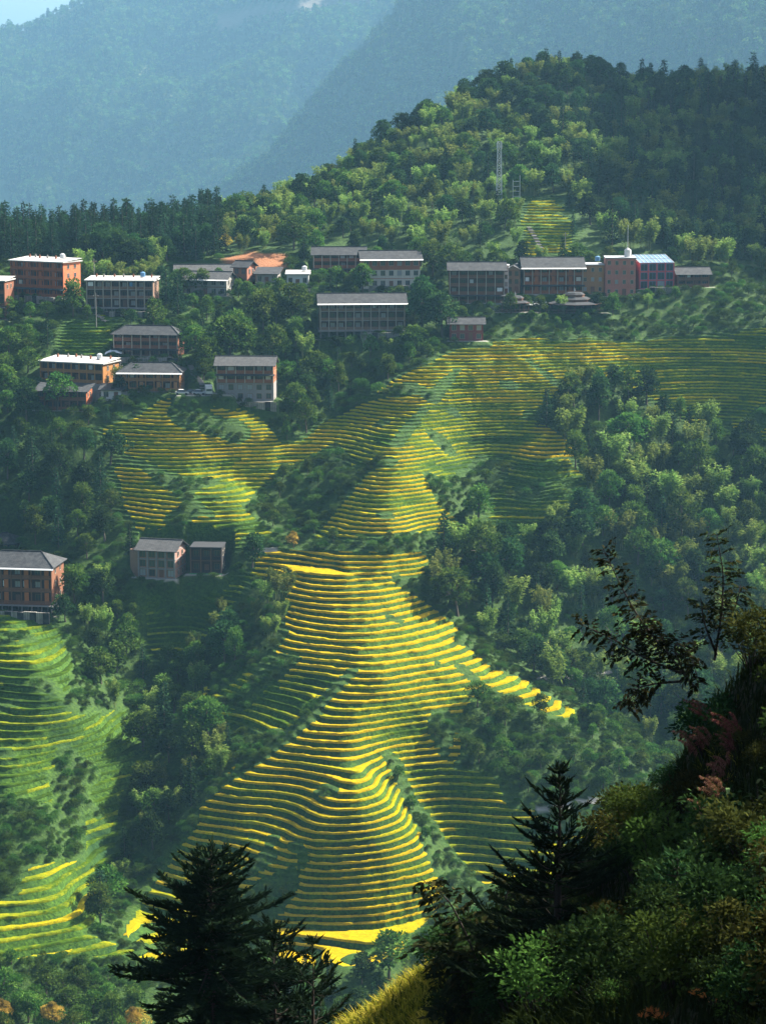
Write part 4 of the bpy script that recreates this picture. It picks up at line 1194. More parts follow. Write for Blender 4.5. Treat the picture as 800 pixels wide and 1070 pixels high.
def build_house(h):
    t = link(bpy.data.objects.new(h['name'].replace(' ', '_'), None))
    t.location = h['loc']; t.rotation_euler = (0, 0, math.radians(h['rz']))
    tag(t, h['lab'], 'tower' if 'tower' in h['name'] else ('shed' if h['name'] == 'shed' else ('hotel' if h['name'] == 'hotel' else 'house')))
    W, dep, H, fl = h['W'], h['dep'], h['H'], h['fl']
    fh = H / fl; nb = max(2, round(W / 2.7)); bw = W / nb; fac = h['fac']
    wall = BM_[h['wall']]
    nlow = h.get('stoneup', 0)
    zl = nlow * fh
    inset = 1.5 if fac == 'gallery' else 0
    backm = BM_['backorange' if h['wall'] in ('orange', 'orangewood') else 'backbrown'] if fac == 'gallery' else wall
    if fac == 'frame': inset = .35
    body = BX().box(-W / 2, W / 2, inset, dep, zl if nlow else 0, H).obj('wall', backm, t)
    if fac == 'gallery':
        for sx in (-1, 1):
            BX().box(sx * (W / 2 + .01) - .06, sx * (W / 2 + .01) + .06, .06, dep - .04, (zl if nlow else 0) + .01, H - .01).obj('end_wall', BM_[h.get('side', h['wall'])], t)
    if nlow:
        BX().box(-W / 2 - .05, W / 2 + .05, .3, dep, -.5, zl - .003).obj('lower_wall', BM_['concrete'], t)
    if h.get('low'):
        BX().box(-W / 2 - .03, W / 2 + .03, -.03, dep * .5, 0.004, H * .62).obj('lower_wall', BM_[h['low']], t)
    if h.get('side') and fac != 'gallery':
        BX().box(W / 2 - .05, W / 2 + .04, .02, dep - .02, 0.01, H - .01).obj('end_wall', BM_[h['side']], t)
    if h.get('stilts'):
        for i in range(nb + 1):
            for y in (.3, dep * .5):
                BX().box(-.17, .17, -.17, .17, -5.0, -.26).obj('stilt', BM_['concrete'], t).location = (-W / 2 + .2 + i * (W - .4) / nb, y, 0)
        BX().box(-W / 2 - .5, W / 2 + .5, -.9, dep, -.26, -.004).obj('deck', BM_['concrete'], t)
    else:
        BX().box(-W / 2 - .12, W / 2 + .12, -.25, dep, -3.2, -.004).obj('foundation', BM_[h.get('base', 'stone')] if not h.get('base') else BM_['stone'], t)
        if h.get('base'): BX().box(-W / 2 - .2, W / 2 + .2, -.40, -.26, -.9, .25).obj('base_board', BM_[h['base']], t)
    if h.get('stone'):
        BX().box(-W / 2 - 3.5, W / 2 + 1, -1.6, -.3, -4.5, .0).obj('retaining_wall', BM_['stone'], t)
    lv0 = nlow
    post_m = {'orange': 'orange', 'ochre': 'ochre', 'ochrewood': 'ochrewood', 'orangewood': 'orangewood', 'greywood': 'concrete', 'greybrown': 'concrete', 'orangedark': 'concrete', 'black': 'timber'}.get(h['wall'], 'timber')
    if h['id'] in ('gallery', 'greyw', 'hotel', 'midhouseA', 'ledge', 'midbrown', 'upbrown'): post_m = 'paleframe'
    if fac == 'gallery':
        pm = BX().box(-.15, .15, -.15, .15, zl, H - .02).mesh('post', BM_[post_m])
        for i in range(nb + 1):
            o = link(bpy.data.objects.new('post', pm), t); o.location = (-W / 2 + .12 + i * (W - .24) / nb, .12, 0)
        for q in range(lv0, fl):
            BX().box(-W / 2, W / 2, .0, inset - .003, q * fh + .01, q * fh + .20).obj('gallery_floor', BM_['timber' if h['wall'] not in ('greywood', 'greybrown') else 'concrete'], t)
            if q > lv0 or not h['id'] in ('midbrown', 'greyw'):
                rl = BX()
                rl.box(-W / 2, W / 2, .03, .09, q * fh + 1.0, q * fh + 1.09)
                for i in range(int(W / .30)):
                    x = -W / 2 + .15 + i * .30
                    rl.box(x - .11, x + .11, .04, .08, q * fh + .2, q * fh + 1.0)
                rl.obj('railing', wall, t)
    rnd = random.Random(hash(h['id']) % 1 + len(h['id']) * 7 + int(W * 10))
    big = fac == 'bays'
    ww, wh = min(1.5, bw * .58), min(1.6, fh * .58)
    if fac == 'frame': ww, wh = bw * .66, fh * .70
    if fac == 'plain' and h['wall'] in ('pink', 'ochre2', 'coral'): ww, wh = min(1.1, bw * .42), min(1.25, fh * .48)
    if big: ww, wh = bw * .80, fh * .78
    for q in range(0 if not nlow else 0, fl):
        for i in range(nb):
            x = -W / 2 + bw * (i + .5)
            z = q * fh + fh * (.55 if not big else .52)
            y = inset - .002
            if q < nlow: y = .298
            elif h.get('low') and q < fl * .62: y = -.032
            if fac == 'gallery' and q >= nlow and h['id'] in ('hotel', 'bigleft', 'ochrewood', 'orange') and i % 2 == (0 if h['id'] != 'hotel' else 1):
                # bright shutter panels between the posts
                BX().box(x - bw * .22, x + bw * .22, .16, .24, q * fh + .25, (q + 1) * fh - .12).obj('shutter', BM_[h.get('shut', h['wall'])], t)
                if h['id'] == 'bigleft': continue
            if q == 0 and i == nb // 2 and not big and not nlow:
                d = BX().box(-.62, -.5, -.08, 0, 0.02, 2.1).box(.5, .62, -.08, 0, 0.02, 2.1).box(-.62, .62, -.08, 0, 2.1, 2.2).box(-.5, .5, -.04, 0, 0.02, 2.1).obj('door', BM_['timber'], t)
                d.location = (x, y, .22); d.scale = (1, 1, min(1, (fh - .35) / 2.25))
                continue
            pane = M_PANEL if rnd.random() < (.22 if h['wall'] not in ('maroon', 'greybrown') else .45) else M_PANE
            window(t, x, y, z, ww, wh, pane=pane, frame='blue' if big else ('paleframe' if h['wall'] in ('stone', 'white', 'whitewash', 'pink', 'ochre2', 'coral', 'maroon') or h['id'] == 'upwhite' else 'timber'))
        if h['rz'] < -5 or h['loc'][0] < -40 or h.get('side'):
            for yy_ in (dep * .3, dep * .68):
                if q < nlow: continue
                window(t, W / 2 + .073, yy_, q * fh + fh * .55, 1.1, min(1.3, fh * .5), side=True)
    if fac == 'frame':
        for i in range(nb + 1):
            BX().box(-.2, .2, -.2, .2, 0, H - .01).obj('column', BM_['concrete'], t).location = (-W / 2 + .2 + i * (W - .4) / nb, .15, 0)
        for q in range(fl + 1):
            BX().box(-W / 2 - .1, W / 2 + .1, -.1, dep, q * fh - .13, q * fh + .13).obj('floor_slab', BM_['concrete'], t)
        BX().box(-W / 2 - 2.4, -W / 2 - .12, .6, 4, 0, H * .98).obj('side_wing', BM_['greybrown'], t)
    if fac in ('plain', 'bays') and fl > 1:
        for q in range(1, fl):
            BX().box(-W / 2 - .05, W / 2 + .05, -.07, -.001, q * fh - .10, q * fh + .08).obj('floor_band', BM_['timber' if h['wall'] in ('maroon', 'stone') else h['wall']], t)
    if big:
        for i in range(nb + 1):
            BX().box(-.14, .14, -.16, .0, 0, H).obj('pilaster', BM_['pinkblue'], t).location = (-W / 2 + i * W / nb, 0, 0)
        for i in range(nb + 1):
            BX().box(-.12, .12, -.12, .12, -4, -.3).obj('stilt', BM_['concrete'], t).location = (-W / 2 + .2 + i * (W - .4) / nb, -1.0, 0)
        BX().box(-W / 2, W / 2 + .4, -1.3, -.26, -.25, -.02).obj('deck', BM_['concrete'], t)
    if fac == 'gallery' and fl >= 3 and h['id'] in ('midbrown', 'upbrown', 'midhouseA', 'hotel', 'orange', 'edge', 'ledge'):
        q = nlow + 1 if nlow + 1 < fl else fl - 1
        BX().slab([(-W / 2 - .5, -1.0, q * fh - .32), (W / 2 + .5, -1.0, q * fh - .32), (W / 2 + .5, -.01, q * fh + .06), (-W / 2 - .5, -.01, q * fh + .06)], .10).obj('pent_roof', M_SLATE, t)
    if h['roof'] in ('flatw', 'flatg') and W > 6:
        b = BX(); b.disc((W * .3, dep * .6), .8, .8, H + 1.0, H + 2.3, 12).disc((W * .3, dep * .6), .8, .2, H + 2.3, H + 2.6, 12)
        b.obj('water_tank', BM_['blue' if h['id'] in ('greyw', 'ochrebox') else 'metal'], t)
    # washing and rolled blinds on some galleries
    if fac == 'gallery' and h['id'] not in ('darklow', 'lowerbrown'):
        for q in range(max(1, nlow), fl):
            for i in range(nb):
                if rnd.random() < .16:
                    x = -W / 2 + bw * (i + .5)
                    BX().box(x - bw * .3, x + bw * (.05 + .3 * rnd.random()), .18, .21, q * fh + fh * .42, q * fh + fh * .86).obj('hanging_cloth', BM_[rnd.choice(['tarp', 'cream', 'grey', 'blue', 'coral'])], t)
    if h.get('eave'):
        m = BM_['white'] if h['eave'] == 'white' else BM_['grey']
        BX().slab([(-W / 2 - .9, -1.65, H - .52), (W / 2 + .9, -1.65, H - .52), (W / 2 + .9, -.88, H - .20), (-W / 2 - .9, -.88, H - .20)], .10).obj('eave', m, t)
    roof_part(h, t, W, dep, H)
    return t
HOBJ = {h['id']: build_house(h) for h in HOUSES}

# round pavilions with tiered roofs on a shared deck level
def pavilion(loc, R, lab, tiers):
    t = link(bpy.data.objects.new('pavilion', None)); t.location = loc
    tag(t, lab, 'pavilion')
    BX().box(-R - .6, R + .6, -1.6, R + 1, -.35, -.02).obj('deck', BM_['timber'], t)
    for i in range(8):
        x = -R + (i + .5) * R / 4
        BX().box(-.12, .12, -.12, .12, -4, -.36).obj('stilt', BM_['concrete'], t).location = (x, -1.2, 0)
    for i in range(7):
        x = -R * .9 + i * R * .3
        BX().box(-.1, .1, -.1, .1, 0, 2.74).obj('post', BM_['timber'], t).location = (x, -.6, 0)
    rl = BX().box(-R - .5, R + .5, -1.5, -1.44, .9, 1.0)
    for i in range(int(R * 5)): rl.box(-R - .4 + i * .4, -R - .34 + i * .4, -1.5, -1.45, 0, .9)
    rl.obj('railing', BM_['greywood'], t)
    z = 2.9; r = R
    for q in range(tiers):
        b = BX(); b.disc((0, 2, 0), r, r * .70, z, z + .6, 8)
        ro = b.obj('roof', BM_['roofd'], t)
        BX().disc((0, 2, 0), r + .06, r + .06, z - .16, z - .003, 8).obj('eave', BM_['timber'], ro)
        if q < tiers - 1: BX().disc((0, 2, 0), r * .60, r * .60, z + .603, z + 1.35, 8).obj('lantern', BM_['timber'], ro)
        z += 1.35; r *= .62
    BX().disc((0, 2, 0), .25, .05, z - .4, z + .6, 8).obj('finial', BM_['grey'], t)
    return t
pavilion(PAV1, 8.5, 'large round pavilion with three tiered dark roofs in front of the orange hotel', 3)
pavilion(PAV2, 4.6, 'small round pavilion with two tiered roofs, left of the large round one', 2)
# long open terrace roof between the pavilions
x, y, z = PAV1
t = link(bpy.data.objects.new('terrace_canopy', None)); t.location = (x - 12.5, y + 1, z)
tag(t, 'low open canopy with pale parasols between the two round pavilions', 'canopy')
BX().slab([(-4, -1, 2.4), (4, -1, 2.4), (4, 4, 3.0), (-4, 4, 3.0)], .12).obj('roof', BM_['grey'], t)
for i in range(5): BX().box(-.09, .09, -.09, .09, -2, 2.28).obj('post', BM_['timber'], t).location = (-3.6 + i * 1.8, -.6, 0)
BX().box(-4.4, 4.4, -1.4, 4, -.3, 0).obj('deck', BM_['timber'], t)

# masts and poles
def onhill(px, py, d0=700): return hit(px, py, d0, 1100)
x, y, z = onhill(521, 212, 760)
hgt = 64 * y / FPX
t = link(bpy.data.objects.new('lattice_mast', None)); t.location = (x, y, z - .5); tag(t, 'tall pale steel lattice mast on the hill above the village', 'mast')
legs = []
for sx, sy in ((-1, -1), (1, -1), (1, 1), (-1, 1)):
    BX().beam((sx * .95, sy * .95, 0), (sx * .6, sy * .6, hgt), .13).obj('leg', BM_['metal'], t)
b = BX(); nseg = 13
for q in range(nseg):
    z0_, z1_ = hgt * q / nseg, hgt * (q + 1) / nseg
    w0, w1 = .95 - .35 * q / nseg, .95 - .35 * (q + 1) / nseg
    cs = [(-1, -1), (1, -1), (1, 1), (-1, 1)]
    for i in range(4):
        a_, c_ = cs[i], cs[(i + 1) % 4]
        if q % 2: a_, c_ = c_, a_
        b.beam((a_[0] * w0, a_[1] * w0, z0_), (c_[0] * w1, c_[1] * w1, z1_), .075)
        b.beam((a_[0] * w1, a_[1] * w1, z1_), (c_[0] * w1, c_[1] * w1, z1_), .07)
b.obj('bracing', BM_['metal'], t)
for a_ in (0, 2.1, 4.2):
    o = BX().box(-.15, .15, -1.0, -.75, hgt - 2.4, hgt - .4).obj('antenna', BM_['white'], t); o.rotation_euler = (0, 0, a_)
x, y, z = onhill(539, 213, 760); hgt = 30 * y / FPX
t = link(bpy.data.objects.new('ladder_mast', None)); t.location = (x, y, z - .4); tag(t, 'shorter twin pole mast with cross bars, right of the lattice mast', 'mast')
for sx in (-1, 1): BX().box(-.1, .1, -.1, .1, 0, hgt - (0 if sx > 0 else 1.5)).obj('pole', BM_['metal'], t).location = (sx * 1.2, 0, 0)
b = BX()
for q in range(4): b.box(-1.2, 1.2, -.07, .07, hgt * (.28 + .17 * q), hgt * (.28 + .17 * q) + .14)
b.obj('crossbar', BM_['metal'], t)
hp = next(h for h in HOUSES if h['id'] == 'pinkwing')
t = link(bpy.data.objects.new('aerial_mast', None)); t.location = (hp['loc'][0] + 2.4, hp['loc'][1] + 3, hp['loc'][2] + hp['H'] + .301); tag(t, 'thin aerial with a white round tank at its foot on the pink wing roof', 'mast')
BX().disc((0, 0), 1.0, 1.0, 0, 2.2, 14).disc((0, 0), 1.0, .3, 2.2, 2.8, 14).obj('tank', BM_['white'], t)
BX().disc((0, 0), .09, .05, 2.8, 10, 6).obj('pole', BM_['metal'], t)
def pole(px, py, hpx, lab):
    x, y, z = hit(px, py, 440, 1000); z = float(zat(x, y)[0])
    H_ = hpx * y / FPX
    t = link(bpy.data.objects.new('utility_pole', None)); t.location = (x, y, z - .5); tag(t, lab, 'pole', None)
    BX().disc((0, 0), .16, .10, 0, H_ + .5, 8).obj('pole', BM_['concrete'], t)
    BX().box(-.8, .8, -.06, .06, H_ - .5, H_ - .36).obj('crossarm', BM_['timber'], t)
    b = BX()
    for q in (-.7, 0, .7): b.disc((q, 0), .06, .06, H_ - .36, H_ - .16, 6)
    b.obj('insulator', BM_['white'], t)
pole(101, 344, 36, 'grey concrete utility pole below the grey brown guesthouse on posts')
pole(99, 303, 32, 'grey utility pole standing against the sunlit bamboo at the orange guesthouse')
pole(126, 398, 26, 'pale utility pole between the ochre flat roofed house and the dark hip roofed ones')
pole(590, 258, 16, 'thin wooden utility pole on the bare terraces above the orange hotel')

# stone retaining walls and stairways between the houses
M_STONEW = slatemat('field_stone', (.20, .185, .165), (.30, .28, .25))
def stone_wall(hid, off, drop, length, height, lab):
    h = next(q for q in HOUSES if q['id'] == hid); a = math.radians(h['rz'])
    p, q = off, -drop
    x = h['loc'][0] + p * math.cos(a) - q * math.sin(a); y = h['loc'][1] + p * math.sin(a) + q * math.cos(a)
    z = float(zat(x, y)[0])
    b = BX(); nseg = max(3, int(length / 1.6))
    for i in range(nseg):
        x0_, x1_ = -length / 2 + length * i / nseg, -length / 2 + length * (i + 1) / nseg
        b.box(x0_ + .004, x1_, -.35 - .05 * random.random(), .35, -1.6, height + .22 * random.random())
    o = b.obj('stone_wall', M_STONEW); o.location = (x, y, z); o.rotation_euler = (0, 0, a)
    tag(o, lab, 'wall', kind='thing')
stone_wall('orange', 0, 4.2, 20, 1.5, 'grey stone retaining wall below the orange four storey guesthouse')
stone_wall('greyw', 3, 5, 14, 1.3, 'grey stone retaining wall below the posts of the grey brown guesthouse')
stone_wall('midbrown', 2, 4.5, 18, 1.5, 'stone retaining wall in front of the middle brown guesthouse')
stone_wall('ledge', 2, 3.4, 15, 1.2, 'low stone wall in front of the rust brown guesthouse')
stone_wall('gallery', 6, 6, 14, 1.8, 'stone wall under the right half of the long grey gallery guesthouse')
stone_wall('upwhite', 0, 3.6, 15, 1.6, 'stone wall below the guesthouse with cream lower floors')
stone_wall('pinkglass', 3, 4.2, 13, 1.6, 'stone wall below the glazed pink and blue hotel')
stone_wall('bigleft', 2, 6.0, 17, 1.3, 'stone terrace wall below the big guesthouse at the left edge')
def stairway(p0, p1, d0, lab):
    A, B = hit(*p0, 560, 900), hit(*p1, 560, 900)
    A, B = Vector((A[0], A[1], 0)), Vector((B[0], B[1], 0))
    n = max(8, int((B - A).length / .45)); d = (B - A).normalized(); sd = Vector((-d.y, d.x, 0))
    b = BX()
    for i in range(n):
        c = A + (B - A) * (i + .5) / n; z = float(zat(c.x, c.y)[0]) + .12
        q = [c + sd * .8 + d * .24, c - sd * .8 + d * .24, c - sd * .8 - d * .24, c + sd * .8 - d * .24]
        b.slab([(v.x, v.y, z) for v in q], .3)
    o = b.obj('stairway', BM_['concrete']); tag(o, lab, 'stairway')
stairway((84, 316), (112, 336), 0, 'pale concrete steps running down right from the orange guesthouse')
stairway((566, 262), (552, 238), 0, 'pale steps climbing beside the little terraces above the orange hotel')
stairway((196, 377), (212, 402), 0, 'concrete steps from the middle brown guesthouse down to the forecourt')
stairway((322, 304), (318, 322), 0, 'short steps below the low white walled shed')

# power lines slung between the village poles
def wire(p, q, sag, lab):
    cr = MB(); tt = np.linspace(0, 1, 16)[:, None]
    p, q = np.array(p, float), np.array(q, float)
    for dx in (-.7, .7):
        pts = p + (q - p) * tt - np.array([0, 0, 1.]) * (4 * sag * tt * (1 - tt)) + np.array([dx, 0, 0])
        tube(cr, pts, .035, 4)
    o = link(bpy.data.objects.new('power_line', cr.mesh('power_line', [BM_['tyre']])))
    tag(o, lab, 'power line')
_pt = [(o.location.x, o.location.y, o.location.z + o.children[0].dimensions.z - .2) for o in COL.objects if o.name.startswith('utility_pole')]
if len(_pt) >= 3:
    wire(_pt[1], _pt[0], 1.0, 'pair of sagging wires from the pole by the orange guesthouse to the pole below it')
    wire(_pt[0], _pt[2], 1.2, 'pair of sagging wires running down to the pole by the ochre house')

# vehicles in the forecourt
def wheels(t, xs, ys, r):
    m = BX()
    n = 14; V = []
    for s_ in (-.11, .11): V += [(s_, r * math.cos(6.2832 * i / n), r * math.sin(6.2832 * i / n)) for i in range(n)]
    m.poly(V, [tuple(range(n)), tuple(range(2 * n - 1, n - 1, -1))] + [(i, i + n, (i + 1) % n + n, (i + 1) % n) for i in range(n)])
    me = m.mesh('wheel', BM_['tyre'])
    for x in xs:
        for y in ys: link(bpy.data.objects.new('wheel', me), t).location = (x, y, r)
def bevel_box(x0, x1, y0, y1, z0, z1, r, name, mat, parent):
    o = BX().box(x0, x1, y0, y1, z0, z1).obj(name, mat, parent)
    bm = bmesh.new(); bm.from_mesh(o.data); bmesh.ops.bevel(bm, geom=bm.edges[:], offset=r, segments=2, affect='EDGES'); bm.to_mesh(o.data); bm.free()
    return o
def yard(px):
    x = ray(px, 410)[0] * VEH[1]
    return x
t = link(bpy.data.objects.new('truck', None)); t.location = (yard(218), VEH[1] + 1.0, VEH[2]); t.rotation_euler = (0, 0, .12); tag(t, 'small white box truck parked nose out at the right end of the forecourt', 'truck')
bevel_box(-.95, .95, -2.6, -1.2, .45, 2.2, .12, 'cab', BM_['white'], t); bevel_box(-1.02, 1.02, -1.15, 2.4, .7, 2.75, .05, 'cargo_box', BM_['white'], t)
BX().box(-.8, .8, -2.63, -2.58, 1.35, 2.0).obj('windscreen', M_PANE, t)
for s_ in (-1, 1): BX().box(s_ * .72 - .16, s_ * .72 + .16, -2.64, -2.6, .7, .92).obj('headlight', BM_['silver'], t)
BX().box(-.9, .9, -2.68, -2.58, .38, .6).obj('bumper', BM_['tyre'], t)
wheels(t, (-.85, .85), (-1.9, 1.5), .42)
def car(px, dy, rz, mat, lab):
    t = link(bpy.data.objects.new('car', None)); t.location = (yard(px), VEH[1] + dy, VEH[2]); t.rotation_euler = (0, 0, rz); tag(t, lab, 'car')
    bevel_box(-.88, .88, -2.1, 2.1, .35, .95, .14, 'body', mat, t)
    b = BX(); V = [(-.82, -1.1, .93), (.82, -1.1, .93), (.82, 1.5, .93), (-.82, 1.5, .93), (-.66, -.45, 1.48), (.66, -.45, 1.48), (.66, 1.05, 1.48), (-.66, 1.05, 1.48)]
    b.poly(V, [(0, 1, 2, 3), (4, 7, 6, 5), (0, 4, 5, 1), (1, 5, 6, 2), (2, 6, 7, 3), (3, 7, 4, 0)]).obj('window', M_PANE, t)
    BX().box(-.62, .62, -.4, 1.0, 1.47, 1.53).obj('roof', mat, t)
    wheels(t, (-.8, .8), (-1.3, 1.3), .33)
car(208, 1.2, 1.45, BM_['silver'], 'silver car parked sideways beside the white box truck')
car(199, 1.6, 1.65, BM_['roofd'], 'dark car parked left of the silver one in the forecourt')
car(190, 1.3, 1.5, BM_['white'], 'white car parked at the left end of the forecourt')

# white tarpaulins behind the ochre guesthouse
def tarp(px, py, w_, d_, lab, hh_):
    x, y, z = hit(px, py, 600, 900); z = float(zat(x, y)[0])
    n = 10; V = []; F = []
    for i in range(n):
        for j in range(n):
            u, v = i / (n - 1) - .5, j / (n - 1) - .5
            V.append((u * w_, v * d_, hh_ * (1 - 2.6 * u * u) + .5 * v + .12 * math.sin(9 * u + 5 * v)))
    F = [(i * n + j, (i + 1) * n + j, (i + 1) * n + j + 1, i * n + j + 1) for i in range(n - 1) for j in range(n - 1)]
    me = bpy.data.meshes.new('tarpaulin'); me.from_pydata(V, [], F); me.materials.append(BM_['tarp'])
    o = link(bpy.data.objects.new('tarpaulin', me)); o.location = (x, y, z + .6)
    so_ = o.modifiers.new('thickness', 'SOLIDIFY'); so_.thickness = .04
    tag(o, lab, 'tarpaulin')
tarp(105, 379, 7, 3.2, 'larger crumpled white tarpaulin behind the right end of the ochre guesthouse', 1.2)
tarp(119, 374, 5, 3, 'smaller white tarpaulin spread a little above the crumpled one', 1.0)
# ------------------------------------------------------------------ the near slope: trees, shrubs, grasses
def P3(px, py, D): return np.array(at(px, py, D))
M_FIR = leaf_mat('near_fir_needles', (.006, .013, .007), (.012, .024, .011), (.028, .046, .018), .10)
M_FIRG = leaf_mat('young_fir_needles', (.012, .045, .018), (.028, .085, .030), (.06, .14, .05), .25)
M_SPRAY = leaf_mat('dark_spray_leaves', (.010, .016, .007), (.022, .030, .010), (.055, .050, .016), .22)
M_SHRUB = leaf_mat('near_shrub_leaves', (.007, .019, .006), (.020, .044, .011), (.05, .09, .022), .22)
M_LIME = leaf_mat('lime_shrub_leaves', (.022, .050, .009), (.052, .10, .016), (.11, .18, .032), .32)
M_OLIVE = leaf_mat('olive_shrub_leaves', (.014, .018, .005), (.040, .044, .009), (.10, .095, .02), .3)
M_REED = leaf_mat('cane_leaves', (.014, .030, .010), (.032, .060, .018), (.09, .13, .05), .25)
M_PLUME = leaf_mat('reddish_plumes', (.10, .035, .025), (.22, .085, .055), (.36, .18, .12), .35)
M_FLOWER = leaf_mat('orange_flowers', (.35, .07, .02), (.55, .13, .03), (.70, .25, .06), .3)
M_STEM = bark_mat('dark_twig', (.014, .011, .009), (.04, .030, .022))
def m_grass():
    g = N('slope_grass')
    lv = g.attr('lv')
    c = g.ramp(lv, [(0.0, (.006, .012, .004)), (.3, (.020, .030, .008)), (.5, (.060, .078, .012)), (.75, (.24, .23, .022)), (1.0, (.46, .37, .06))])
    return g.leafy(c, .4)
M_GRASS = m_grass()

def gen_fir(h, wfun, step, nbr, ntw, tl, tw, zlow, up):
    """layered conifer; wfun(distance below the tip) = branch length; up(distance) = branch slope"""
    cr, tr = MB(), MB()
    tube(tr, [[0, 0, -.5], [0, 0, h * .5], [.02, 0, h * .9], [0, 0, h]], [.014 * h + .03, .009 * h + .02, .012, .006], 7)
    d = .05
    ang = 0
    cards(cr, np.array([[0, 0, h - .02 - q * .05] for q in range(12)]), unit(np.array([[0, 0, 1.]]) * 1.2 + sph(12) * .5), tl * .6, tw, .3)
    while d < h - zlow:
        L0 = wfun(d); n = max(4, int(nbr * min(1, .45 + d / 3)))
        for b in range(n):
            a = ang + 6.283 * (b + .5 * rng.random()) / n
            L = L0 * (.45 + .78 * rng.random())
            z0 = h - d + .12 * rng.normal() * min(1, d)
            sl = up(d) + .12 * rng.normal()
            ca, sa = math.cos(a), math.sin(a)
            t = np.linspace(0, 1, 5)
            x = t * L; zz = z0 + sl * x + .22 * L * t ** 3 - .16 * L * t
            pts = np.stack([ca * x, sa * x, zz], 1)
            tube(tr, pts, np.linspace(.010 + .008 * L, .004, 5), 4)
            m = max(4, int(ntw * L / 1.0))
            tt = .12 + .88 * np.linspace(0, 1, m) ** .9
            for side in (-1, 1):
                P = np.stack([np.interp(tt, t, pts[:, i]) for i in range(3)], 1)
                base = np.array([ca, sa, sl + .25]); lat = np.array([-sa, ca, 0]) * side
                Dr = unit(base * (.75 + .5 * tt)[:, None] + lat * (1.0 - .65 * tt)[:, None] + .22 * sph(m) + np.array([0, 0, .22]))
                l = tl * (1.15 - .5 * tt) * (.75 + .5 * rng.random(m)) * min(1.25, .65 + L * .35)
                tone = np.clip(.15 + .5 * rng.random(m) * tt + .2 * rng.random(m), 0, 1)
                upv = np.tile([[0., 0., 1.]], (m, 1)) + .5 * sph(m)
                cards(cr, P, Dr, l, tw, tone, up=upv)
                cards(cr, P, Dr, l, tw, tone, up=np.cross(Dr, upv))
                # short side shoots on each twig
                for q in (.35, .65):
                    Q = P + Dr * (l * q)[:, None]
                    D2 = unit(Dr + .9 * side * np.array([ca, sa, 0]) * (1 if q < .5 else -.2) + .5 * sph(m))
                    cards(cr, Q, D2, l * .55, tw * .85, tone)
            cards(cr, pts[-1:], unit(np.array([[ca, sa, sl + .5]])), tl, tw, .6)
        d += step * (.8 + .4 * rng.random()) * (.75 + .12 * min(d, 4)); ang += 1.1
    return cr, tr
def tree_obj(name, cr, tr, mats, loc, label, cat='tree', rz=0, names=('crown', 'trunk')):
    t = link(bpy.data.objects.new(name, None)); t.location = loc; t.rotation_euler = (0, 0, rz)
    link(bpy.data.objects.new(names[0], cr.mesh(names[0], [mats[0]])), t)
    link(bpy.data.objects.new(names[1], tr.mesh(names[1], [mats[1]], True)), t)
    return tag(t, label, cat)
def plant_tip(px, py, D):
    tip = P3(px, py, D); g = float(zat(tip[0], tip[1])[0])
    return (tip[0], tip[1], g), tip[2] - g
# the big black conifer at the lower left and the thin one beside it
loc, h = plant_tip(220, 896, 55)
cr, tr = gen_fir(h, lambda d: min((.30 + .82 * d ** .62), 2.7) * (.9 + .2 * math.sin(d * 5)), .27, 13, 12, .36, .065, max(2, h - 7.5), lambda d: .45 - .20 * min(d, 4))
tree_obj('fir_tree', cr, tr, (M_FIR, M_STEM), loc, 'big black fir with a broad shaggy crown rising from the bottom edge left of centre')
loc, h = plant_tip(326, 984, 51)
cr, tr = gen_fir(h, lambda d: .16 + .42 * d, .42, 6, 9, .26, .045, max(2, h - 4), lambda d: .35 - .05 * d)
tree_obj('fir_tree', cr, tr, (M_FIR, M_STEM), loc, 'thin black sapling fir with sparse branches right of the big black fir')
loc, h = plant_tip(286, 968, 56)
cr, tr = gen_fir(h, lambda d: .3 + .6 * d, .36, 9, 10, .36, .06, max(2, h - 4.5), lambda d: .4 - .08 * d)
tree_obj('fir_tree', cr, tr, (M_FIR, M_STEM), loc, 'low black fir half merged with the right side of the big black fir')
loc, h = plant_tip(584, 806, 38)
cr, tr = gen_fir(h, lambda d: .06 + .46 * d if d < 2.4 else 1.16 + .52 * (d - 2.4), .28, 8, 14, .30, .040, .4, lambda d: .62 - .20 * min(d, 3.2))
tree_obj('fir_tree', cr, tr, (M_FIR, M_STEM), loc, 'dark young fir with upswept branches and a spiky leader, left of the right slope')
loc, h = plant_tip(706, 905, 31.5)
cr, tr = gen_fir(max(h, 1.2), lambda d: .10 + .52 * d, .16, 8, 18, .20, .026, .1, lambda d: .45 - .2 * d)
tree_obj('fir_tree', cr, tr, (M_FIRG, M_STEM), loc, 'small bright green fir on the dark right slope')

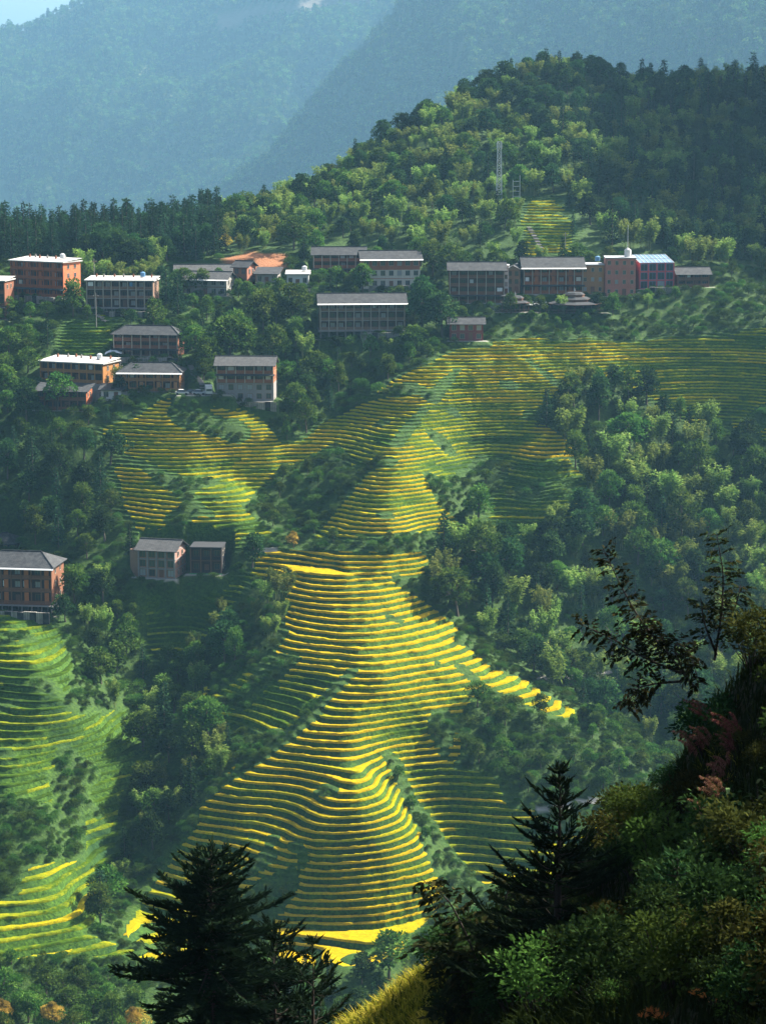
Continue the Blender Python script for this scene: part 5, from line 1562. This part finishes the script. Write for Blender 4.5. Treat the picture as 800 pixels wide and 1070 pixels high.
# saplings with leafy sprays leaning out from the top of the slope
def spray_shrub(name, stems, D, label, leaf=.13, every=.08, side_len=.34, mats=None):
    mats = mats or (M_SPRAY, M_STEM)
    cr, tr = MB(), MB()
    base = P3(*stems[0][0], D)
    g = float(zat(base[0], base[1])[0])
    for st in stems:
        pts = np.array([P3(px, py, D) for px, py in st]) - base
        n = len(pts)
        pts[:, 1] += np.linspace(0, .5 * rng.normal(), n)
        # smooth the path
        tt = np.linspace(0, n - 1, 4 * n)
        pts = np.stack([np.interp(tt, np.arange(n), pts[:, i]) for i in range(3)], 1)
        for _ in range(3): pts[1:-1] = .5 * pts[1:-1] + .25 * (pts[:-2] + pts[2:])
        tube(tr, pts, np.linspace(.026, .006, len(pts)), 5)
        seg = np.linalg.norm(np.diff(pts, axis=0), axis=1); s_ = np.r_[0, np.cumsum(seg)]
        L = s_[-1]
        q = L * .22
        sd = 1
        while q < L:
            p = np.array([np.interp(q, s_, pts[:, i]) for i in range(3)])
            k_ = min(len(pts) - 2, np.searchsorted(s_, q)); tg = unit(pts[min(k_ + 1, len(pts) - 1)] - pts[max(k_ - 1, 0)])
            for sd in (-1, 1):
                if rng.random() < .12: continue
                a = rng.random() * .9
                lat = unit(np.cross(tg, np.array([0, 1., 0])) * sd * (1 - .3 * a) + np.array([0, sd * a, 0]))
                dr = unit(lat + .45 * tg + np.array([0, 0, -.12]) + .2 * rng.normal(size=3))
                l = side_len * (.6 + .7 * rng.random()) * (1.15 - .55 * q / L)
                t5 = np.linspace(0, 1, 5)
                tp = p + dr * (t5 * l)[:, None] + np.array([0, 0, -.10]) * (t5 ** 2)[:, None] * l
                tube(tr, tp, np.linspace(.005, .002, 5), 4)
                m = max(4, int(l / .05))
                u = .15 + .85 * np.linspace(0, 1, m)
                for s2 in (-1, 1):
                    Pq = np.stack([np.interp(u, t5, tp[:, i]) for i in range(3)], 1)
                    per = unit(np.cross(dr, np.array([0, 0, 1.])) * s2 + .25 * rng.normal(size=3))
                    Dq = unit(per[None] * .8 + dr[None] * .55 + .3 * sph(m) + np.array([0, 0, -.12]))
                    cards(cr, Pq, Dq, leaf * (.7 + .5 * rng.random(m)), leaf * .48, np.clip(.1 + .8 * rng.random(m) ** 2, 0, 1), droop=.15, up=np.array([[0, 0, 1.]]) + .9 * sph(m))
            q += every * (.7 + .6 * rng.random())
    t = link(bpy.data.objects.new(name, None)); t.location = base
    link(bpy.data.objects.new('leaves', cr.mesh('leaves', [mats[0]])), t)
    link(bpy.data.objects.new('stem', tr.mesh('stem', [mats[1]], True)), t)
    return tag(t, label, 'sapling')
spray_shrub('sapling', [[(728, 722), (700, 688), (668, 650), (648, 612), (634, 582)], [(728, 722), (712, 700), (700, 668), (716, 672), (726, 706)], [(712, 704), (672, 690), (640, 672), (606, 660)], [(712, 712), (690, 716), (668, 722), (655, 745)], [(700, 690), (690, 660), (672, 668)]], 40,
            'dark leafy sapling with two long arms reaching out left over the misty valley')
spray_shrub('sapling', [[(746, 690), (754, 640), (756, 600), (749, 560)], [(748, 684), (734, 650), (730, 622)], [(750, 660), (770, 640), (778, 618)]], 40.5, 'upright dark sapling with short leafy side twigs at the top of the right slope')
spray_shrub('sapling', [[(512, 1040), (490, 985), (470, 945), (440, 925)], [(512, 1040), (520, 970), (530, 925), (545, 905)], [(500, 1010), (465, 985), (432, 970)], [(505, 1020), (478, 1010), (450, 1015)], [(515, 1000), (545, 960), (565, 940)], [(512, 1030), (470, 1040), (455, 1052)]], 40,
            'dark broad leaved sapling spreading left of the young fir with the spiky leader', leaf=.17, every=.10, side_len=.45)

# shrubs on the near slope
def gen_leafy(h, lobes, n, leaf):
    cr, tr = MB(), MB()
    for q in range(lobes):
        a = q * 2.4 + rng.random(); o = h * .42 * rng.random() ** .5
        c = np.array([math.cos(a) * o, math.sin(a) * o, h * (.35 + .55 * rng.random()) * (1.1 - .5 * o / h)])
        st = np.array([[0, 0, -.15], c * np.array([.5, .5, .45]), c])
        tube(tr, st, [.014 * h + .004, .010, .003], 4)
        R = h * (.17 + .12 * rng.random())
        d = sph(n); d[:, 2] = np.where(d[:, 2] < -.4, -d[:, 2], d[:, 2])
        P = c + d * R * (.25 + .8 * rng.random(n))[:, None]
        tone = np.clip(.1 + .5 * rng.random() + .45 * (rng.random(n) - .4), 0, 1)
        cards(cr, P, unit(d + .8 * sph(n) + np.array([0, 0, .1])), leaf * (.7 + .6 * rng.random(n)), leaf * .5, tone, droop=.15)
    return cr, tr
SHR = {}
for nm, mt_ in (('dark', M_SHRUB), ('lime', M_LIME), ('olive', M_OLIVE)):
    SHR[nm] = []
    for i in range(3):
        cr, tr = gen_leafy(1.0, 16, 90, .085 if nm != 'lime' else .075)
        SHR[nm].append((cr.mesh('leaves', [mt_]), tr.mesh('stems', [M_STEM], True)))
def shrub(kind, x, y, h, label, group=None, dz=0):
    v = SHR[kind][int(rng.integers(3))]
    t = link(bpy.data.objects.new('shrub', None)); z = float(zat(x, y)[0])
    t.location = (x, y, z - .05 + dz); t.scale = (h * 1.1, h * 1.1, h); t.rotation_euler = (0, 0, rng.random() * 6.28)
    link(bpy.data.objects.new('leaves', v[0]), t); link(bpy.data.objects.new('stems', v[1]), t)
    return tag(t, label, 'shrub', group)
def nhit(px, py):
    a, b = ray(px, py); D = np.arange(14, 60, .1)
    z = zat(a * D, D); q = z >= b * D
    if not q.any(): return None
    k_ = np.argmax(q); return float(a * D[k_]), float(D[k_])
for px, py, kind, h, lab in [
    (690, 880, 'lime', .85, 'bright lime green shrub halfway down the right slope'),
    (655, 880, 'olive', 1.15, 'olive brown shrub standing at the left edge of the right slope'),
    (640, 905, 'olive', 1.1, 'olive shrub just right of the spiky leader of the young fir'),
    (785, 690, 'dark', 1.25, 'black leafy bush at the top right corner of the near slope'),
    (630, 985, 'dark', .75, 'blue green low shrub between the two firs on the right slope'),
    (700, 795, 'dark', .9, 'dark upright shrub on the steep edge below the leaning sapling'),
    (770, 1065, 'lime', .55, 'light green leafy shrub with orange flowers beside it, in the bottom right corner'),
    (640, 1062, 'lime', .45, 'small light green shrub at the bottom edge right of the young fir')]:
    q = nhit(px, py)
    if q: shrub(kind, q[0], q[1], h, lab)
for i in range(16):
    q = nhit(462 + 120 * rng.random(), 985 + 90 * rng.random())
    if q: shrub('dark', q[0], q[1], .6 + .6 * rng.random(), 'dark shrub in the black thicket at the foot of the spiky young fir', 'dark shrubs in the black thicket under the young fir')
ns = 0
for i in range(1600):
    px, py = 470 + 360 * rng.random(), 660 + 410 * rng.random()
    q = nhit(px, py)
    if q is None or q[1] > 52: continue
    if px < 560 and rng.random() < .5: continue
    h = .5 + .85 * rng.random() ** 1.5
    if not free(q[0] * 6, q[1] * 6, 4.6): continue
    take(q[0] * 6, q[1] * 6, 4.6)
    kind = 'dark' if rng.random() < .50 else ('olive' if rng.random() < .62 else 'lime')
    shrub(kind, q[0], q[1], h, {'dark': 'dark leafy shrub among the undergrowth of the near right slope', 'olive': 'olive leafed shrub among the undergrowth of the near right slope', 'lime': 'light green shrub among the undergrowth of the near right slope'}[kind],
          {'dark': 'dark shrubs on the near right slope', 'olive': 'olive shrubs on the near right slope', 'lime': 'light green shrubs on the near right slope'}[kind]); ns += 1
# canes with broad arching leaves
def gen_cane(h):
    cr, tr = MB(), MB()
    for s_ in range(5):
        a = rng.random() * 6.28; o = .12 * rng.random()
        b0 = np.array([math.cos(a) * o, math.sin(a) * o, -.1]); ln = rng.normal(size=2) * .12
        tt = np.linspace(0, 1, 5); hh = h * (.7 + .4 * rng.random())
        pts = np.stack([b0[0] + ln[0] * tt ** 2, b0[1] + ln[1] * tt ** 2, b0[2] + hh * tt], 1)
        tube(tr, pts, np.linspace(.012, .005, 5), 5)
        for k_ in range(9):
            z = .15 + .85 * k_ / 8; p = np.array([np.interp(z, tt, pts[:, i]) for i in range(3)])
            aa = k_ * 2.5 + rng.random(); L = h * (.34 + .12 * rng.random()); u = np.linspace(0, 1, 6)
            dr = np.array([math.cos(aa), math.sin(aa), 0])
            mid = p + dr * (u * L * .85)[:, None] + np.array([0, 0, 1.]) * (u * L * .55 - .85 * L * u ** 2)[:, None]
            wd = .05 * np.sin(np.pi * (.12 + .88 * u) ** .8)[:, None] * h * .55 + .002
            sdv = np.array([-dr[1], dr[0], 0])
            V = np.concatenate([mid + sdv * wd, mid - sdv * wd]); i_ = np.arange(5)
            cr.add(V, np.stack([i_, i_ + 1, i_ + 7, i_ + 6], 1), .15 + .75 * rng.random() ** 2)
    return cr, tr
CANE = []
for i in range(3):
    cr, tr = gen_cane(1.0); CANE.append((cr.mesh('leaves', [M_REED]), tr.mesh('stems', [M_STEM], True)))
def gen_plume(h):
    cr, tr = MB(), MB()
    for s_ in range(7):
        a = 2.2 + 2.0 * rng.random(); tt = np.linspace(0, 1, 8); hh = h * (.75 + .35 * rng.random()); ln = .55 * h * (.5 + .6 * rng.random())
        pts = np.stack([math.cos(a) * ln * tt ** 2.2, math.sin(a) * ln * tt ** 2.2 * .6, hh * (tt - .22 * tt ** 4)], 1) + np.r_[rng.normal(size=2) * .06, 0]
        tube(tr, pts, np.linspace(.006, .003, 8), 4)
        n = 90; u = .58 + .42 * rng.random(n)
        P = np.stack([np.interp(u, tt, pts[:, i]) for i in range(3)], 1)
        Dr = unit(np.array([math.cos(a), math.sin(a), -.35]) + .8 * sph(n))
        cards(cr, P, Dr, .14 * h * (1.3 - u), .012 * h, rng.random(n), droop=.3)
    n = 60; a = rng.random(n) * 6.28
    cards(tr, np.zeros((n, 3)), unit(np.stack([np.cos(a) * .5, np.sin(a) * .5, np.ones(n)], 1)), h * (.35 + .35 * rng.random(n)), .018 * h, rng.random(n), droop=.35)
    return cr, tr
PLU = []
for i in range(3):
    cr, tr = gen_plume(1.0); PLU.append((cr.mesh('plumes', [M_PLUME]), tr.mesh('blades', [M_GRASS])))
def put(name, pair, names, px, py, h, label, cat, group):
    q = nhit(px, py)
    if q is None: return
    t = link(bpy.data.objects.new(name, None)); t.location = (q[0], q[1], float(zat(*q)[0]) - .03); t.scale = (h, h, h); t.rotation_euler = (0, 0, .5 * rng.normal())
    for nm, me in zip(names, pair): link(bpy.data.objects.new(nm, me), t)
    tag(t, label, cat, group)
for i, (px, py) in enumerate([(700, 880), (722, 900), (745, 915), (768, 905), (785, 935), (735, 950), (690, 925), (672, 860), (760, 880), (792, 880), (668, 830), (684, 815), (795, 975)]):
    put('cane_plant', CANE[i % 3], ('leaves', 'stems'), px, py, .75 + .4 * rng.random(), 'cane with broad arching leaves on the dark right slope', 'cane', 'canes with arching leaves on the right slope')
for i, (px, py) in enumerate([(748, 800), (758, 830), (740, 850), (770, 805), (752, 875), (735, 815), (764, 860), (778, 790), (745, 780)]):
    put('plume_grass', PLU[i % 3], ('plumes', 'blades'), px, py, .75 + .35 * rng.random(), 'reddish drooping plume grass on the right slope below the saplings', 'plume grass', 'reddish plume grasses on the right slope')
# orange flower heads in the bottom right corner
def flowers(px, py, D, label):
    cr, tr = MB(), MB()
    c = P3(px, py, D); g = float(zat(c[0], c[1])[0]); b = np.array([0, 0, g - c[2] - .1])
    for q in range(7):
        e = np.r_[rng.normal(size=2) * .10, rng.normal() * .04]
        tube(tr, [b, b * .4 + e * .5, e], [.008, .006, .004], 4)
        n = 60; d = sph(n); d[:, 2] = np.abs(d[:, 2])
        cards(cr, np.tile(e, (n, 1)), unit(d + np.array([0, 0, .4])), .09 * (.6 + .6 * rng.random(n)), .012, rng.random(n), droop=.1)
    t = link(bpy.data.objects.new('flower_head', None)); t.location = c
    link(bpy.data.objects.new('petals', cr.mesh('petals', [M_FLOWER])), t); link(bpy.data.objects.new('stems', tr.mesh('stems', [M_STEM], True)), t)
    tag(t, label, 'flower')
for px, py, lab in ((737, 1042, 'larger tuft of spiky orange flowers in the bottom right corner'), (686, 1060, 'smaller tuft of orange flowers at the bottom edge, left of the larger one')):
    q = nhit(px, py + 6)
    if q: flowers(px, py, q[1] - .15, lab)

# grass on the near slope; sunlight on the mound painted in as golden blades
n = 220000
D = 19 + 31 * rng.random(n) ** .8; X = (-.04 + .235 * rng.random(n)) * D
zg = zat(X, D); gx_, gy_ = proj(X, D, zg)
vis = (zg + .7) / D > gat(HORIZ, X, D - .4)
ok = vis & ((gx_ < 480) | (rng.random(n) < .35)) & (gx_ > 300)  # only where it can be seen & (gx_ < 840) & (gy_ < 1120)
X, D, zg, gx_, gy_ = X[ok], D[ok], zg[ok], gx_[ok], gy_[ok]; n = len(X)
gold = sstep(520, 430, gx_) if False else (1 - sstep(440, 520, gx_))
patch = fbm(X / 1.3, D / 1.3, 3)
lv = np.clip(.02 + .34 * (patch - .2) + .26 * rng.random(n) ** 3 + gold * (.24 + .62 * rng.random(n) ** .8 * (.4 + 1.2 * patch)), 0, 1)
L = (.14 + .42 * rng.random(n) ** 1.6) * (.35 + 1.3 * patch)
a = rng.random(n) * 6.28
bend = .25 + .5 * rng.random(n)
dx, dy = np.cos(a), np.sin(a)
base = np.stack([X, D, zg - .03], 1)
mid = base + np.stack([dx * L * bend * .25, dy * L * bend * .25, L * .6], 1)
tip = base + np.stack([dx * L * bend, dy * L * bend, L * (1 - .35 * bend)], 1)
sw = np.stack([-dy, dx, 0 * dx], 1) * (.008 + .012 * rng.random(n))[:, None]
Vg = np.stack([base - sw, base + sw, mid + sw * .8, mid - sw * .8, tip], 1).reshape(-1, 3)
q = np.arange(n) * 5
Fg = np.concatenate([np.stack([q, q + 1, q + 2, q + 3], 1)])
Ft = np.stack([q + 3, q + 2, q + 4, q + 4], 1)
F_all = [tuple(r) for r in Fg.tolist()] + [tuple(r[:3]) for r in Ft.tolist()]
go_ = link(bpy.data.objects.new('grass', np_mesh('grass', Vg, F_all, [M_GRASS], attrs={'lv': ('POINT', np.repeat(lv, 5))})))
tag(go_, 'rough grass on the near slope, golden on the sunlit mound', 'grass', kind='stuff')
print('near shrubs', ns, 'blades', n)
# ------------------------------------------------------------------ growth just outside the picture, so that the place goes on to the sides
_pts = []
for x0_, x1_, y0_, y1_, n in ((150, 460, 620, 1240, 5200), (-330, -90, 470, 1000, 3400), (100, 260, 470, 700, 700)):
    xs = x0_ + (x1_ - x0_) * rng.random(n); ys = y0_ + (y1_ - y0_) * rng.random(n); zs = zat(xs, ys)
    pxs = proj(xs, ys, zs)[0]
    for i in range(n):
        if -45 < pxs[i] < 850: continue
        if not free(float(xs[i]), float(ys[i]), 5.5): continue
        take(float(xs[i]), float(ys[i]), 5.5)
        _pts.append(((xs[i], ys[i], zs[i] - .2), rng.random() * 6.28, .5 + .7 * rng.random(), int(rng.integers(10))))
_ms = [v['both'] for kd in ('broadleaf_tree', 'dark_tree', 'conifer_tree') for v in KIND[kd]['var']]
scatter('side_wood', _pts, _ms, 'unbroken wood on the slopes just beyond both sides of the picture', 'wood')
_pts = []
for i in range(1500):
    x = -9 + 24 * rng.random(); y = 5 + 45 * rng.random()
    z = float(zat(x, y)[0]); a_, b_ = proj(x, y, z + .5)
    if 440 < a_ < 820 and b_ < 1090: continue
    if x < 3 and b_ < 1150 and y > 30: continue
    if (z + 1.2) / y > -.44 and a_ < 830: continue
    _pts.append(((x, y, z - .05), rng.random() * 6.28, .4 + .7 * rng.random(), int(rng.integers(3))))
def _joined(nm):
    v = SHR[nm][0]
    vs, fs, lv = [], [], []
    n0 = 0
    for me in v[:1]:
        co = np.zeros(len(me.vertices) * 3, np.float32); me.vertices.foreach_get('co', co); vs.append(co.reshape(-1, 3))
        fs += [tuple(p.vertices) for p in me.polygons]
    a = np.zeros(len(vs[0]), np.float32); v[0].attributes['lv'].data.foreach_get('value', a)
    return np_mesh('shrub_model', vs[0], fs, [v[0].materials[0]], attrs={'lv': ('POINT', a)})
scatter('near_undergrowth', _pts, [_joined(k_) for k_ in ('dark', 'olive', 'lime')], 'undergrowth on the near slope outside the picture', 'undergrowth')
print('side', len(_pts))
